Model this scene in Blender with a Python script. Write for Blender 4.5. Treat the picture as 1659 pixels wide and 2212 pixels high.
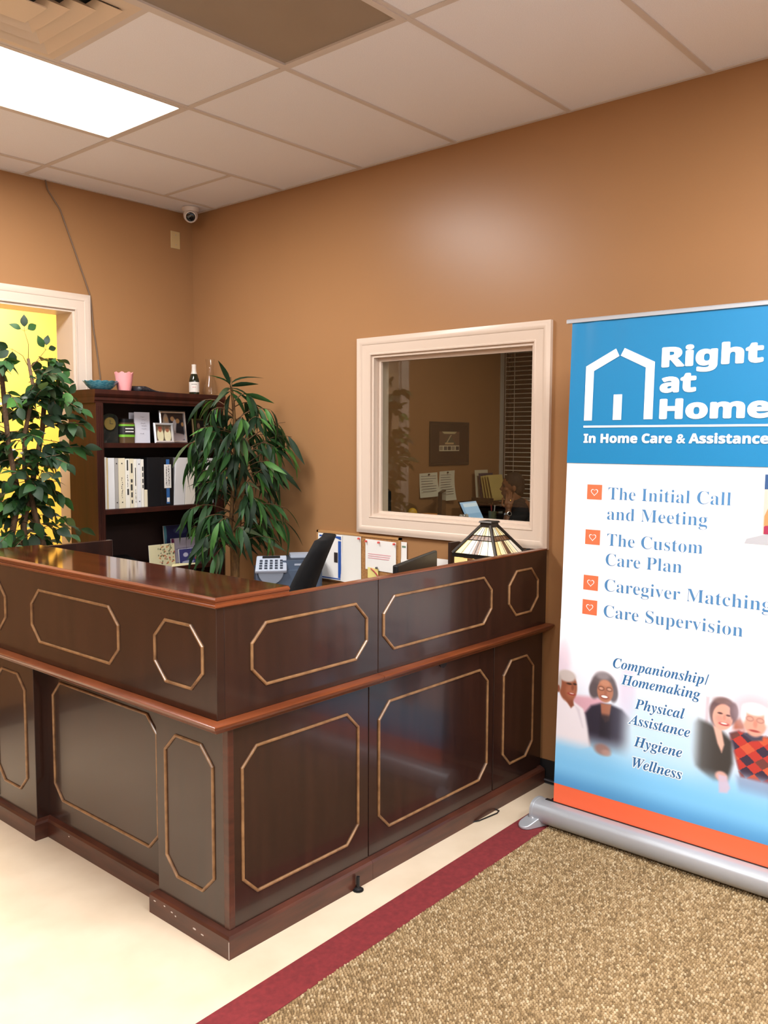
import bpy, bmesh, math, random
import numpy as np
from mathutils import Vector, Matrix, Euler

for o in list(bpy.data.objects): bpy.data.objects.remove(o)
scene = bpy.context.scene
col = scene.collection
R = math.radians
PI = math.pi

# ------------------------------------------------------------------ camera
CAM = Vector((-3.4609, -4.6356, 1.5734))
yaw, pitch, roll = -0.8544, -0.0817, 0.0037
fw = Vector((-math.sin(yaw)*math.cos(pitch), math.cos(yaw)*math.cos(pitch), math.sin(pitch)))
rt = Vector((math.cos(yaw), math.sin(yaw), 0)); up = rt.cross(fw)
rt2 = rt*math.cos(roll)+up*math.sin(roll); up2 = -rt*math.sin(roll)+up*math.cos(roll)
cd = bpy.data.cameras.new('camera'); cam = bpy.data.objects.new('camera', cd); col.objects.link(cam)
m3 = Matrix((rt2, up2, -fw)).transposed()
cam.matrix_world = Matrix.Translation(CAM) @ m3.to_4x4()
cd.sensor_fit = 'VERTICAL'; cd.sensor_height = 24.0; cd.lens = 1882.1*24/2212
cd.clip_start = .05
scene.camera = cam

# ------------------------------------------------------------------ world, exposure, lights
scene.view_settings.view_transform = 'Standard'
scene.view_settings.look = 'None'
scene.view_settings.gamma = 1.0
scene.view_settings.use_curve_mapping = False
scene.view_settings.exposure = 0.22
w = bpy.data.worlds.new('sky'); scene.world = w; w.use_nodes = True
bg = w.node_tree.nodes['Background']; bg.inputs[0].default_value = (.86, .93, 1.0, 1); bg.inputs[1].default_value = 1.0

def area(name, loc, rot, sx, sy, power, color, spread=None):
    l = bpy.data.lights.new(name, 'AREA'); l.shape = 'RECTANGLE'; l.size = sx; l.size_y = sy
    l.energy = power; l.color = color
    if spread: l.spread = spread
    o = bpy.data.objects.new(name, l); col.objects.link(o); o.location = loc; o.rotation_euler = rot
    return o
DAY = (.90, .96, 1.0); LAMP = (.97, .98, 1.0)
# daylight falling through the storefront windows (front wall, y = -7.4)
area('daylight_storefront', (-1.9, -7.36, 1.7), (R(70), 0, PI), 2.5, 1.8, 235, DAY)
area('daylight_storefront_west', (-4.7, -7.36, 1.7), (R(70), 0, PI), 2.5, 1.8, 195, DAY)

# ------------------------------------------------------------------ materials
MATS = {}
def mat(name, color=(.8,.8,.8), rough=.5, metal=0., noise=None, bump=None, coat=0., spec=.5, emit=None, trans=0., attr=None, sheen=0.):
    """noise=(scale xyz, colour2, detail, contrast lo, hi); bump=(scale, strength, distance)"""
    if name in MATS: return MATS[name]
    m = bpy.data.materials.new(name); m.use_nodes = True; nt = m.node_tree; N = nt.nodes; L = nt.links
    b = N['Principled BSDF']
    b.inputs['Base Color'].default_value = (*color, 1); b.inputs['Roughness'].default_value = rough
    b.inputs['Metallic'].default_value = metal; b.inputs['Specular IOR Level'].default_value = spec
    b.inputs['Coat Weight'].default_value = coat; b.inputs['Coat Roughness'].default_value = .08
    b.inputs['Transmission Weight'].default_value = trans
    if sheen: b.inputs['Sheen Weight'].default_value = sheen
    tc = N.new('ShaderNodeTexCoord')
    if noise:
        sc, c2, det, lo, hi = noise
        mp = N.new('ShaderNodeMapping'); mp.inputs['Scale'].default_value = sc
        L.new(tc.outputs['Object'], mp.inputs[0])
        nz = N.new('ShaderNodeTexNoise'); nz.inputs['Scale'].default_value = 1; nz.inputs['Detail'].default_value = det
        L.new(mp.outputs[0], nz.inputs['Vector'])
        cr = N.new('ShaderNodeValToRGB'); cr.color_ramp.elements[0].position = lo; cr.color_ramp.elements[1].position = hi
        cr.color_ramp.elements[0].color = (*color, 1); cr.color_ramp.elements[1].color = (*c2, 1)
        L.new(nz.outputs[0], cr.inputs[0]); L.new(cr.outputs[0], b.inputs['Base Color'])
    if attr:
        at = N.new('ShaderNodeAttribute'); at.attribute_name = attr
        L.new(at.outputs['Color'], b.inputs['Base Color'])
    if bump:
        nb = N.new('ShaderNodeTexNoise'); nb.inputs['Scale'].default_value = bump[0]; nb.inputs['Detail'].default_value = 4
        L.new(tc.outputs['Object'], nb.inputs['Vector'])
        bp = N.new('ShaderNodeBump'); bp.inputs['Strength'].default_value = bump[1]; bp.inputs['Distance'].default_value = bump[2]
        L.new(nb.outputs[0], bp.inputs['Height']); L.new(bp.outputs[0], b.inputs['Normal'])
    if emit:
        b.inputs['Emission Color'].default_value = (*emit[0], 1); b.inputs['Emission Strength'].default_value = emit[1]
    MATS[name] = m
    return m
def srgb(r, g, b):
    f = lambda c: (c/255/12.92 if c/255 <= .04045 else ((c/255+.055)/1.055)**2.4)
    return (f(r), f(g), f(b))
def glass_mat(name, tint=(1,1,1), face=.04, edge=.7):
    m = bpy.data.materials.new(name); m.use_nodes = True; nt = m.node_tree; N = nt.nodes; L = nt.links
    N.remove(N['Principled BSDF'])
    t = N.new('ShaderNodeBsdfTransparent'); t.inputs[0].default_value = (*tint, 1)
    g = N.new('ShaderNodeBsdfGlossy'); g.inputs['Roughness'].default_value = .005
    lw = N.new('ShaderNodeLayerWeight'); lw.inputs[0].default_value = .5
    pw = N.new('ShaderNodeMath'); pw.operation = 'POWER'; pw.inputs[1].default_value = 4.0; L.new(lw.outputs['Facing'], pw.inputs[0])
    ma = N.new('ShaderNodeMath'); ma.operation = 'MULTIPLY_ADD'; ma.inputs[1].default_value = edge; ma.inputs[2].default_value = face; L.new(pw.outputs[0], ma.inputs[0])
    mx = N.new('ShaderNodeMixShader'); L.new(ma.outputs[0], mx.inputs[0]); L.new(t.outputs[0], mx.inputs[1]); L.new(g.outputs[0], mx.inputs[2])
    L.new(mx.outputs[0], N['Material Output'].inputs[0])
    return m

TAN = srgb(162, 120, 81)
M_wall = mat('tan_wall_paint', TAN, .34, spec=.32, bump=(180, .06, .002), noise=((1.2,1.2,1.2), tuple(c*.94 for c in TAN), 3, .35, .7))
M_yellow = mat('yellow_wall_paint', srgb(250, 210, 96), .5)
M_trim = mat('cream_trim_paint', srgb(214, 196, 180), .35)
M_ceil = mat('ceiling_tile_board', srgb(236, 236, 244), .85, bump=(260, .25, .002), noise=((300,300,300), srgb(226,225,232), 3, .35, .75))
M_bar = mat('grid_bar_enamel', srgb(206, 196, 190), .5)
M_plenum = mat('dark_plenum', (.02,.02,.02), .9)
M_floor = mat('cream_vinyl', srgb(230, 214, 190), .32, noise=((5,5,5), srgb(216, 198, 172), 6, .3, .75), spec=.4)
M_black = mat('black_vinyl_base', (.012,.012,.014), .45)
M_wood = mat('mahogany', srgb(54, 31, 24), .26, noise=((28,28,2.2), srgb(38, 22, 18), 5, .3, .7), coat=.35)
M_woodh = mat('mahogany_horizontal', srgb(84, 42, 24), .24, noise=((3,26,26), srgb(56, 27, 17), 5, .3, .7), coat=.4)
M_edge = mat('reddish_edge_wood', srgb(128, 66, 34), .3, noise=((4,4,60), srgb(92, 44, 24), 4, .3, .7), coat=.3)
M_top = mat('polished_counter', srgb(92, 44, 24), .09, noise=((22,2.5,22), srgb(62, 28, 17), 5, .3, .7), coat=.6)
M_plinth = mat('plinth_wood', srgb(86, 46, 33), .35, noise=((6,6,40), srgb(58, 31, 24), 5, .3, .7), coat=.15)
M_gold = mat('worn_gilt_moulding', srgb(154, 116, 78), .36, noise=((30,30,30), srgb(108, 76, 48), 4, .3, .75), coat=.2)
M_bcase = mat('bookcase_veneer', srgb(66, 30, 22), .45, noise=((24,24,2), srgb(46, 22, 17), 5, .3, .7), coat=.0, spec=.25)
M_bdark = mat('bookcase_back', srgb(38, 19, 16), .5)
M_alu = mat('brushed_aluminium', srgb(186, 192, 200), .36, metal=.45)
M_white = mat('white_paper', srgb(238, 236, 232), .7)
M_blackp = mat('black_plastic', (.012,.012,.013), .4, spec=.3)
M_fabric = mat('black_chair_fabric', (.012,.012,.013), .9, bump=(400,.4,.002), spec=.2)
M_chrome = mat('polished_silver', srgb(222,222,226), .22, metal=.55)
M_glasspane = glass_mat('clear_glass_pane', (.94,.95,.91), .045, .8)
M_glassvase = glass_mat('thin_clear_glass', (.985,.985,.98), .02, .35)

# ------------------------------------------------------------------ mesh helpers
class MB:
    def __init__(s): s.v = []; s.f = []
    def add(s, vs, fs):
        n = len(s.v); s.v += [tuple(v) for v in vs]; s.f += [tuple(n+i for i in f) for f in fs]; return s
    def box(s, x0, x1, y0, y1, z0, z1):
        if x0 > x1: x0, x1 = x1, x0
        if y0 > y1: y0, y1 = y1, y0
        if z0 > z1: z0, z1 = z1, z0
        return s.add([(x0,y0,z0),(x1,y0,z0),(x1,y1,z0),(x0,y1,z0),(x0,y0,z1),(x1,y0,z1),(x1,y1,z1),(x0,y1,z1)],
            [(3,2,1,0),(4,5,6,7),(0,1,5,4),(1,2,6,5),(2,3,7,6),(3,0,4,7)])
    def prism(s, pts, a, b):
        """pts: list of points (bottom ring, Vectors); a, b: offset vectors of the two ends"""
        n = len(pts); a = Vector(a); b = Vector(b)
        vs = [Vector(p)+a for p in pts]+[Vector(p)+b for p in pts]
        return s.add(vs, [tuple(range(n-1,-1,-1)), tuple(range(n,2*n))]+[(i,(i+1)%n,n+(i+1)%n,n+i) for i in range(n)])
    def rings(s, rings, cap=True, closed=False):
        n = len(rings[0]); vs = [p for r in rings for p in r]; fs = []
        K = len(rings)
        for k in range(K if closed else K-1):
            for i in range(n):
                a = k*n+i; b = k*n+(i+1)%n; c = ((k+1)%K)*n+(i+1)%n; d = ((k+1)%K)*n+i
                fs.append((a,b,c,d))
        if cap and not closed: fs += [tuple(range(n-1,-1,-1)), tuple(range((K-1)*n, K*n))]
        return s.add(vs, fs)
    def lathe(s, prof, c=(0,0,0), n=24, cap=True):
        c = Vector(c)
        return s.rings([[c+Vector((r*math.cos(2*PI*i/n), r*math.sin(2*PI*i/n), z)) for i in range(n)] for r, z in prof], cap)
    def tube(s, pts, rad, n=8):
        pts = [Vector(p) for p in pts]; K = len(pts)
        if not hasattr(rad, '__len__'): rad = [rad]*K
        rings = []; ref = None
        for k, p in enumerate(pts):
            t = (pts[min(k+1,K-1)]-pts[max(k-1,0)]).normalized()
            if ref is None: ref = t.orthogonal().normalized()
            u = (ref-t*ref.dot(t)); u = u.normalized() if u.length > 1e-6 else t.orthogonal().normalized()
            v = t.cross(u); ref = u
            rings.append([p+(u*math.cos(2*PI*i/n)+v*math.sin(2*PI*i/n))*rad[k] for i in range(n)])
        return s.rings(rings)
    def ellipsoid(s, c, r, n=14, m=9, rot=None):
        c = Vector(c); rings = []
        for j in range(m+1):
            th = PI*(j+.02)/(m+.04)
            ring = []
            for i in range(n):
                v = Vector((r[0]*math.sin(th)*math.cos(2*PI*i/n), r[1]*math.sin(th)*math.sin(2*PI*i/n), -r[2]*math.cos(th)))
                if rot: v = rot @ v
                ring.append(c+v)
            rings.append(ring)
        return s.rings(rings)
    def xform(s, M):
        s.v = [tuple(M @ Vector(v)) for v in s.v]; return s
    def mesh(s, name, org=(0,0,0)):
        me = bpy.data.meshes.new(name); o = Vector(org)
        me.from_pydata([tuple(Vector(v)-o) for v in s.v], [], s.f); me.update(); return me

ORG = {}
def setp(o, label=None, cat=None, group=None, kind=None):
    if label: o['label'] = label
    if cat: o['category'] = cat
    if group: o['group'] = group
    if kind: o['kind'] = kind
    return o
def finish(me, m, smooth=False, bevel=0, o=None, seg=2):
    if m: me.materials.append(m)
    if smooth:
        me.polygons.foreach_set('use_smooth', [True]*len(me.polygons))
        if smooth != 'all': me.set_sharp_from_angle(angle=R(38))
    if bevel and o:
        b = o.modifiers.new('bevel', 'BEVEL'); b.width = bevel; b.segments = seg; b.limit_method = 'ANGLE'; b.angle_limit = R(35)
def fixn(me):
    bm = bmesh.new(); bm.from_mesh(me); bmesh.ops.recalc_face_normals(bm, faces=bm.faces); bm.to_mesh(me); bm.free()
def obj(name, mb, m, parent=None, smooth=False, bevel=0, label=None, cat=None, group=None, kind=None, org=None):
    """world-authored mesh; parts live in the frame of their thing"""
    if parent is not None: origin = ORG[parent.name]
    elif org is not None: origin = Vector(org)
    else:
        a = np.array(mb.v); lo, hi = a.min(0), a.max(0)
        origin = Vector(((lo[0]+hi[0])/2, (lo[1]+hi[1])/2, lo[2]))
    me = mb.mesh(name, origin); fixn(me)
    o = bpy.data.objects.new(name, me); col.objects.link(o)
    if parent is not None: o.parent = parent
    else: o.location = origin
    ORG[o.name] = origin
    finish(me, m, smooth, bevel, o)
    return setp(o, label, cat, group, kind)
def thing(name, loc, label, cat, group=None, rz=0):
    o = bpy.data.objects.new(name, None); col.objects.link(o); o.location = loc; o.rotation_euler = (0,0,rz)
    o.empty_display_size = .05
    ORG[o.name] = Vector(loc) if rz == 0 else Vector((0,0,0))   # rotated things are authored in local coordinates
    return setp(o, label, cat, group)
def struct(name, mb, m, **k): return obj(name, mb, m, kind='structure', org=(0,0,0), **k)
def inst(name, me, parent, loc=(0,0,0), rot=None, scale=None):
    """a piece that shares mesh data; loc in world coordinates of the parent's frame"""
    o = bpy.data.objects.new(name, me); col.objects.link(o); o.parent = parent
    o.location = Vector(loc)-ORG[parent.name]
    if rot is not None: o.rotation_euler = rot
    if scale is not None: o.scale = scale
    ORG[o.name] = Vector((0,0,0))
    return o
def grid_color_mesh(name, nu, nv, P, colfn):
    """flat print: fine grid whose colour attribute is computed; P(u,v)->xyz with u,v in 0..1, colfn(U,V)->(n,3) srgb 0..255"""
    U, V = np.meshgrid(np.linspace(0,1,nu+1), np.linspace(0,1,nv+1)); U = U.ravel(); V = V.ravel()
    co = P(U, V)
    i = np.arange(nu*nv); r = i//nu; c = i % nu; a = r*(nu+1)+c
    faces = np.stack([a, a+1, a+nu+2, a+nu+1], 1)
    me = bpy.data.meshes.new(name); me.vertices.add(len(co)); me.vertices.foreach_set('co', co.astype(np.float32).ravel())
    me.loops.add(faces.size); me.loops.foreach_set('vertex_index', faces.ravel().astype(np.int32))
    me.polygons.add(len(faces)); me.polygons.foreach_set('loop_start', np.arange(0, faces.size, 4, dtype=np.int32))
    me.update(calc_edges=True)
    rgb = np.clip(colfn(U, V), 0, 255)/255
    lin = np.where(rgb <= .04045, rgb/12.92, ((rgb+.055)/1.055)**2.4)
    at = me.color_attributes.new('ink', 'FLOAT_COLOR', 'POINT')
    at.data.foreach_set('color', np.concatenate([lin, np.ones((len(lin),1))], 1).astype(np.float32).ravel())
    return me
M_ink = mat('printed_ink', (.8,.8,.8), .55, attr='ink')

# ================================================================== THE ROOM
H = 2.9912
XL, YF = -6.2, -7.4
struct('floor', MB().box(XL-.1, 4.4, YF-.1, 3.4, -.1, 0), M_floor)
# right wall (x = 0) with the window opening
wy0, wy1, wz0, wz1 = -2.527, -1.533, 1.172, 2.022
struct('wall_right', MB().box(0,.12,YF,wy0,0,H+.1).box(0,.12,wy1,.3,0,H+.1).box(0,.12,wy0,wy1,0,wz0).box(0,.12,wy0,wy1,wz1,H+.1), M_wall)
# back wall (y = 0) with the cased opening
dx0, dx1, dz1 = -1.95, -.825, 2.308
struct('wall_back', MB().box(XL,dx0,0,.18,0,H+.1).box(dx1,0,0,.18,0,H+.1).box(dx0,dx1,0,.18,dz1,H+.1), M_wall)
struct('wall_left', MB().box(XL-.12,XL,YF,.18,0,H+.1), M_wall)
# front wall with two storefront windows
fr = MB().box(XL,0,YF-.12,YF,0,.3).box(XL,0,YF-.12,YF,2.7,H+.1)
for a,b in ((XL,-6.0),(-3.4,-3.2),(-.6,0)): fr.box(a,b,YF-.12,YF,.3,2.7)
struct('wall_front', fr, M_wall)
for i,(a,b) in enumerate(((-6.0,-3.4),(-3.2,-.6))):
    fm = MB()
    for x in (a, (a+b)/2-.025, b-.05): fm.box(x,x+.05,YF-.08,YF-.02,.3,2.7)
    fm.box(a,b,YF-.08,YF-.02,.3,.35).box(a,b,YF-.08,YF-.02,2.65,2.7)
    struct('window_%d'%(i+2), fm, M_blackp)
# room beyond the opening (yellow) and office behind the window
struct('wall_yellow_room', MB().box(-4.2,2.0,2.0,2.1,0,H).box(-4.3,-4.2,.18,2.1,0,H).box(2.0,2.1,.4,2.1,0,H).box(0,2.0,.4,.42,0,H), M_yellow)
struct('ceiling_yellow_room', MB().box(-4.3,2.1,.18,2.1,H,H+.1), M_ceil)
OY, OX = .3, 4.07
struct('wall_office_back', MB().box(0,OX+.1,OY,OY+.1,0,H), M_wall)
ob = MB().box(OX,OX+.1,.26,OY,0,H).box(OX,OX+.1,-4.2,-1.4,0,H).box(OX,OX+.1,-1.4,.26,0,.95).box(OX,OX+.1,-1.4,.26,2.62,H)
struct('wall_office_far', ob, M_wall)
struct('wall_office_front', MB().box(.12,OX+.1,-4.3,-4.2,0,H), M_wall)
struct('ceiling_office', MB().box(.12,OX+.1,-4.3,OY,H-.3,H-.2), M_ceil)
# black cove base
bb = MB().box(-.008,0,-7.4,-.0,0,.105).prism([Vector((-.008,0,0)),Vector((-.02,0,0)),Vector((-.0175,0,.005)),Vector((-.011,0,.012)),Vector((-.008,0,.02))],(0,-7.4,0),(0,0,0))
struct('baseboard_right', bb, M_black)
struct('baseboard_back', MB().box(dx1+.1,-.01,-.008,0,0,.105).box(XL,dx0-.1,-.008,0,0,.105), M_black)

# mitred casings -------------------------------------------------------------
def frame_sweep(corners, prof, to3d, closed=True):
    """corners: (a,b) rectangle corners of the inner edge with outward diagonal; prof: (w outwards, d proud)"""
    rings = []
    for (a,b),(da,db) in corners:
        rings.append([to3d(a+da*w_, b+db*w_, d) for w_, d in prof])
    mb = MB(); mb.rings(rings, cap=not closed, closed=closed); return mb
PROF = [(0,0),(0,.012),(.006,.014),(.010,.011),(.016,.012),(.040,.016),(.052,.017),(.056,.022),(.066,.026),(.078,.026),(.084,.022),(.090,.020),(.090,0)]
c4 = [((wy1,wz0),(1,-1)),((wy1,wz1),(1,1)),((wy0,wz1),(-1,1)),((wy0,wz0),(-1,-1))]
W1 = struct('window_1', frame_sweep(c4, PROF, lambda a,b,d: Vector((-d,a,b))), M_trim, smooth=True)
jm = MB().box(0,.12,wy0,wy0+.014,wz0,wz1).box(0,.12,wy1-.014,wy1,wz0,wz1).box(0,.12,wy0+.014,wy1-.014,wz1-.014,wz1).box(0,.12,wy0+.014,wy1-.014,wz0,wz0+.014)
st = .02
za, zc = wz0+.014, wz1-.014
jm.box(.035,.05,wy0+.014,wy0+.014+st,za,zc).box(.035,.05,wy1-.014-st,wy1-.014,za,zc).box(.035,.05,wy0+.014+st,wy1-.014-st,zc-st,zc).box(.035,.05,wy0+.014+st,wy1-.014-st,za,za+st*.6)
obj('window_jamb', jm, M_trim, W1)
obj('window_pane', MB().box(.052,.058,wy0+.01,wy1-.01,wz0+.01,wz1-.01), M_glasspane, W1)
dcor = [((dx0,0),(-1,0)),((dx0,dz1),(-1,1)),((dx1,dz1),(1,1)),((dx1,0),(1,0))]
D1 = struct('door_1', frame_sweep(dcor, PROF, lambda a,b,d: Vector((a,-d,b)), closed=False), M_trim, smooth=True, label='cream cased opening into the yellow room')
jm = MB().box(dx0,dx0+.014,0,.18,0,dz1).box(dx1-.014,dx1,0,.18,0,dz1).box(dx0+.014,dx1-.014,0,.18,dz1-.014,dz1)
obj('door_jamb', jm, M_trim, D1)

# ------------------------------------------------------------------ suspended ceiling
T = .6096; s0 = .2447; xg = -1.1038
CE = struct('ceiling', MB().box(XL,0,YF,0,H+.06,H+.1), M_plenum)
ylines = [-s0-T*k for k in range(13) if -s0-T*k > YF]
xcols = [xg-1.2192*k for k in range(0,5) if xg-1.2192*k > XL]
tile_mesh = {}
LIT = {(1,1), (6,1), (8,1), (8,3), (4,3)}; OFF = {(3,1)}; VENT = {(2,1)}
def tile(x0, x1, y0, y1):
    g = .010; w_, d_ = round(x1-x0-2*g,4), round(y1-y0-2*g,4)
    if (w_,d_) not in tile_mesh:
        mb = MB().box(-w_/2,w_/2,-d_/2,d_/2,0,.018); me = mb.mesh('ceiling_tile'); fixn(me); me.materials.append(M_ceil); tile_mesh[(w_,d_)] = me
    inst('ceiling_tile', tile_mesh[(w_,d_)], CE, ((x0+x1)/2,(y0+y1)/2,H+.003))
def bar(x0, x1, y0, y1):
    dz_ = 0 if x1-x0 > y1-y0 else .0006
    mb = MB().box(x0,x1,y0,y1,H-.002+dz_,H+.0028-dz_); obj('grid_bar', mb, M_bar, CE)
rows = [0]+ylines+[YF]
cols = [0]+xcols+[XL]
vent_cells = []; lit_cells = []; off_cells = []
for r in range(len(rows)-1):
    y1, y0 = rows[r], rows[r+1]; k = r-1
    for c in range(len(cols)-1):
        x1, x0 = cols[c], cols[c+1]
        if (k,c) in LIT: lit_cells.append((x0,x1,y0,y1)); continue
        if (k,c) in OFF: off_cells.append((x0,x1,y0,y1)); continue
        if (k,c) in VENT:
            xm = xg-T; tile(xm,x1,y0,y1); bar(xm-.012,xm+.012,y0,y1); vent_cells.append((x0,xm,y0,y1)); continue
        if k == 0 and c == 0:
            xm = -.3754; tile(xm,x1,y0,y1); tile(x0,xm,y0,y1); bar(xm-.011,xm+.011,y0,y1); continue
        tile(x0,x1,y0,y1)
for y in ylines: bar(XL,0,y-.012,y+.012)
for x in xcols: bar(x-.012,x+.012,YF,0)
bar(-.018,0,YF,0); bar(XL,0,-.018,0)
# troffers
M_lens = mat('lit_prismatic_lens', (1,1,1), .4, emit=((1.0,.93,.82), 9.0))
M_lensoff = mat('unlit_prismatic_lens', srgb(150,136,122), .35, bump=(500,.3,.002), noise=((2,2,2), srgb(140,126,112), 2, .3, .7))
lit_labels = ['lit fluorescent ceiling troffer over the bookcase end of the room','lit fluorescent troffer over the floor left of the desk','lit fluorescent troffer above the banner and rug','lit fluorescent troffer by the right wall near the storefront','lit fluorescent troffer by the left wall near the storefront']
lit_cells.sort(key=lambda c: -c[2])
for i,(x0,x1,y0,y1) in enumerate(lit_cells):
    t = thing('ceiling_light', ((x0+x1)/2,(y0+y1)/2,H-.004), lit_labels[i], 'ceiling light', 'fluorescent ceiling troffers')
    fmb = MB(); a = .016; b = .028
    fmb.box(x0+.004,x1-.004,y0+.004,y0+b,H-.004,H+.01).box(x0+.004,x1-.004,y1-b,y1-.004,H-.004,H+.01).box(x0+.004,x0+b,y0+b,y1-b,H-.004,H+.01).box(x1-b,x1-.004,y0+b,y1-b,H-.004,H+.01)
    obj('frame', fmb, M_bar, t)
    obj('lens', MB().box(x0+b,x1-b,y0+b,y1-b,H,H+.006), M_lens, t)
    area('troffer_light', ((x0+x1)/2,(y0+y1)/2,H-.012), (0,0,0), x1-x0-.08, y1-y0-.08, 46, LAMP)
for (x0,x1,y0,y1) in off_cells:
    t = thing('ceiling_light', ((x0+x1)/2,(y0+y1)/2,H-.004), 'unlit grey ceiling troffer at the top edge of the photo', 'ceiling light', 'fluorescent ceiling troffers')
    fmb = MB(); b = .03
    fmb.box(x0+.004,x1-.004,y0+.004,y0+b,H-.006,H+.01).box(x0+.004,x1-.004,y1-b,y1-.004,H-.006,H+.01).box(x0+.004,x0+b,y0+b,y1-b,H-.006,H+.01).box(x1-b,x1-.004,y0+b,y1-b,H-.006,H+.01)
    obj('frame', fmb, M_bar, t); obj('lens', MB().box(x0+b,x1-b,y0+b,y1-b,H+.002,H+.008), M_lensoff, t)
# air diffuser: concentric square cones
M_vent = mat('diffuser_enamel', srgb(214,196,176), .45)
for (x0,x1,y0,y1) in vent_cells:
    cx, cy = (x0+x1)/2, (y0+y1)/2; hw = (x1-x0)/2-.012
    t = thing('air_diffuser', (cx,cy,H-.03), 'square cream ceiling air diffuser with nested louvres beside the lit troffer', 'vent')
    def sqring(a): return [Vector((cx+sx*a,cy+sy*a,0)) for sx,sy in ((-1,-1),(1,-1),(1,1),(-1,1))]
    def cone(a0,z0,a1,z1,th=.003):
        mb = MB(); q = []
        for a,z in ((a0,z0),(a1,z1),(a1-th,z1+.002),(a0-th,z0+.002)): q.append([p+Vector((0,0,z)) for p in sqring(a)])
        mb.rings(q, cap=False, closed=True); return mb
    obj('flange', cone(hw,H-.002,hw-.05,H-.004,.004), M_vent, t)
    obj('throat', MB().box(cx-hw+.03,cx+hw-.03,cy-hw+.03,cy+hw-.03,H+.045,H+.05), M_plenum, t)
    for a in (hw-.045, hw-.105, hw-.165):
        obj('louvre', cone(a, H-.012, a-.055, H+.03), M_vent, t)
    obj('centre_plate', MB().box(cx-.075,cx+.075,cy-.075,cy+.075,H-.012,H-.008), M_vent, t)

# lights of the neighbouring rooms
area('yellow_room_light', (-.62,1.25,H-.02), (0,0,0), .3, .9, 70, (1,.97,.9))
area('office_fill_light', (2.4,-1.6,H-.33), (0,0,0), 1.0, .5, 20, (1,.92,.78))  # added lamp without a fixture, brightens the dim office

# ================================================================== RECEPTION DESK
Wl, Dl, Wu, Du, ZL, ZT, hb = 1.843, 2.608, 1.890, 2.619, .747, 1.084, .0762
YE = -1.04         # far end of the front run
SEAML, SEAMU, XE = -1.212, -1.174, -.02
DK = thing('reception_desk', (-1.55,-1.85,0), 'dark mahogany corner reception desk with polished counter and gilt octagon mouldings', 'desk', 'reception desk units')
RT = thing('reception_desk', (-.62,-2.45,0), 'lower-topped mahogany desk return running to the right wall below the glass lamp', 'desk', 'reception desk units')

def strip_mesh(p, q, nrm, wid, hgt, m0, m1):
    """moulding strip between corner points p,q on a face with normal nrm, mitred by half-angles"""
    p = Vector(p); q = Vector(q); t = (q-p).normalized(); s_ = Vector(nrm).cross(t).normalized(); n = Vector(nrm)
    prof = [(-wid/2,0),(-wid/2,hgt*.55),(-wid*.22,hgt),(wid*.22,hgt),(wid/2,hgt*.55),(wid/2,0)]
    A = [p+s_*a+n*h+t*(a*m0) for a,h in prof]; B = [q+s_*a+n*h-t*(a*m1) for a,h in prof]
    return MB().rings([A,B])
def octagon(panel, face, a0, a1, z0, z1, val, c=.057, wid=.0095, hgt=.0065, open_side=None):
    """face 'x': plane x=val, normal -x, a is y;  face 'y': plane y=val, normal -y, a is x"""
    pts = [(a0+c,z0),(a1-c,z0),(a1,z0+c),(a1,z1-c),(a1-c,z1),(a0+c,z1),(a0,z1-c),(a0,z0+c)]
    k = math.tan(PI/8)
    for i in range(8):
        (pa,pz),(qa,qz) = pts[i], pts[(i+1)%8]
        if face == 'x': p,q,n = (val,pa,pz),(val,qa,qz),(-1,0,0)
        else: p,q,n = (pa,val,pz),(qa,val,qz),(0,-1,0)
        # inner side of the ring: sign of s_ decides the mitre direction
        t = (Vector(q)-Vector(p)).normalized(); s_ = Vector(n).cross(t)
        mid = (Vector(p)+Vector(q))/2; cen = Vector((val,(a0+a1)/2,(z0+z1)/2)) if face == 'x' else Vector(((a0+a1)/2,val,(z0+z1)/2))
        sg = 1 if (cen-mid).dot(s_) > 0 else -1
        obj('moulding_strip', strip_mesh(p,q,n,wid,hgt,sg*k,sg*k), M_gold, panel)

# --- corner unit
crc = MB().box(-Wl+.004,SEAML-.002,-Dl+.004,-2.235,hb,ZL-.032)      # corner pedestal
crc.box(-1.775,-1.745,-2.235,-1.415,hb,ZL-.032)
crc.box(-Wl+.004,-1.27,-1.415,YE,hb,ZL-.032)
obj('carcass', crc, M_wood, DK)
p1 = obj('front_panel', MB().box(-Wl,-Wl+.018,-Dl+.004,-2.237,hb,ZL-.032), M_wood, DK, bevel=.0015)
octagon(p1,'x',-2.535,-2.289,.160,.630,-Wl)
p2 = obj('front_panel', MB().box(-1.79,-1.772,-2.235,-1.415,hb,ZL-.032), M_wood, DK)
octagon(p2,'x',-2.165,-1.468,.166,.636,-1.79)
p3 = obj('front_panel', MB().box(-Wl,-Wl+.018,-1.413,YE,hb,ZL-.032), M_wood, DK, bevel=.0015)
octagon(p3,'x',-1.345,-1.10,.168,.640,-Wl)
p4 = obj('side_panel', MB().box(-Wl+.018,SEAML-.001,-Dl,-Dl+.018,hb,ZL-.032), M_wood, DK, bevel=.0015)
octagon(p4,'y',-1.790,-1.268,.163,.630,-Dl)
obj('corner_post', MB().box(-Wl-.001,-Wl+.022,-Dl-.001,-Dl+.026,hb,ZL-.032), M_plinth, DK, bevel=.003)
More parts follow.
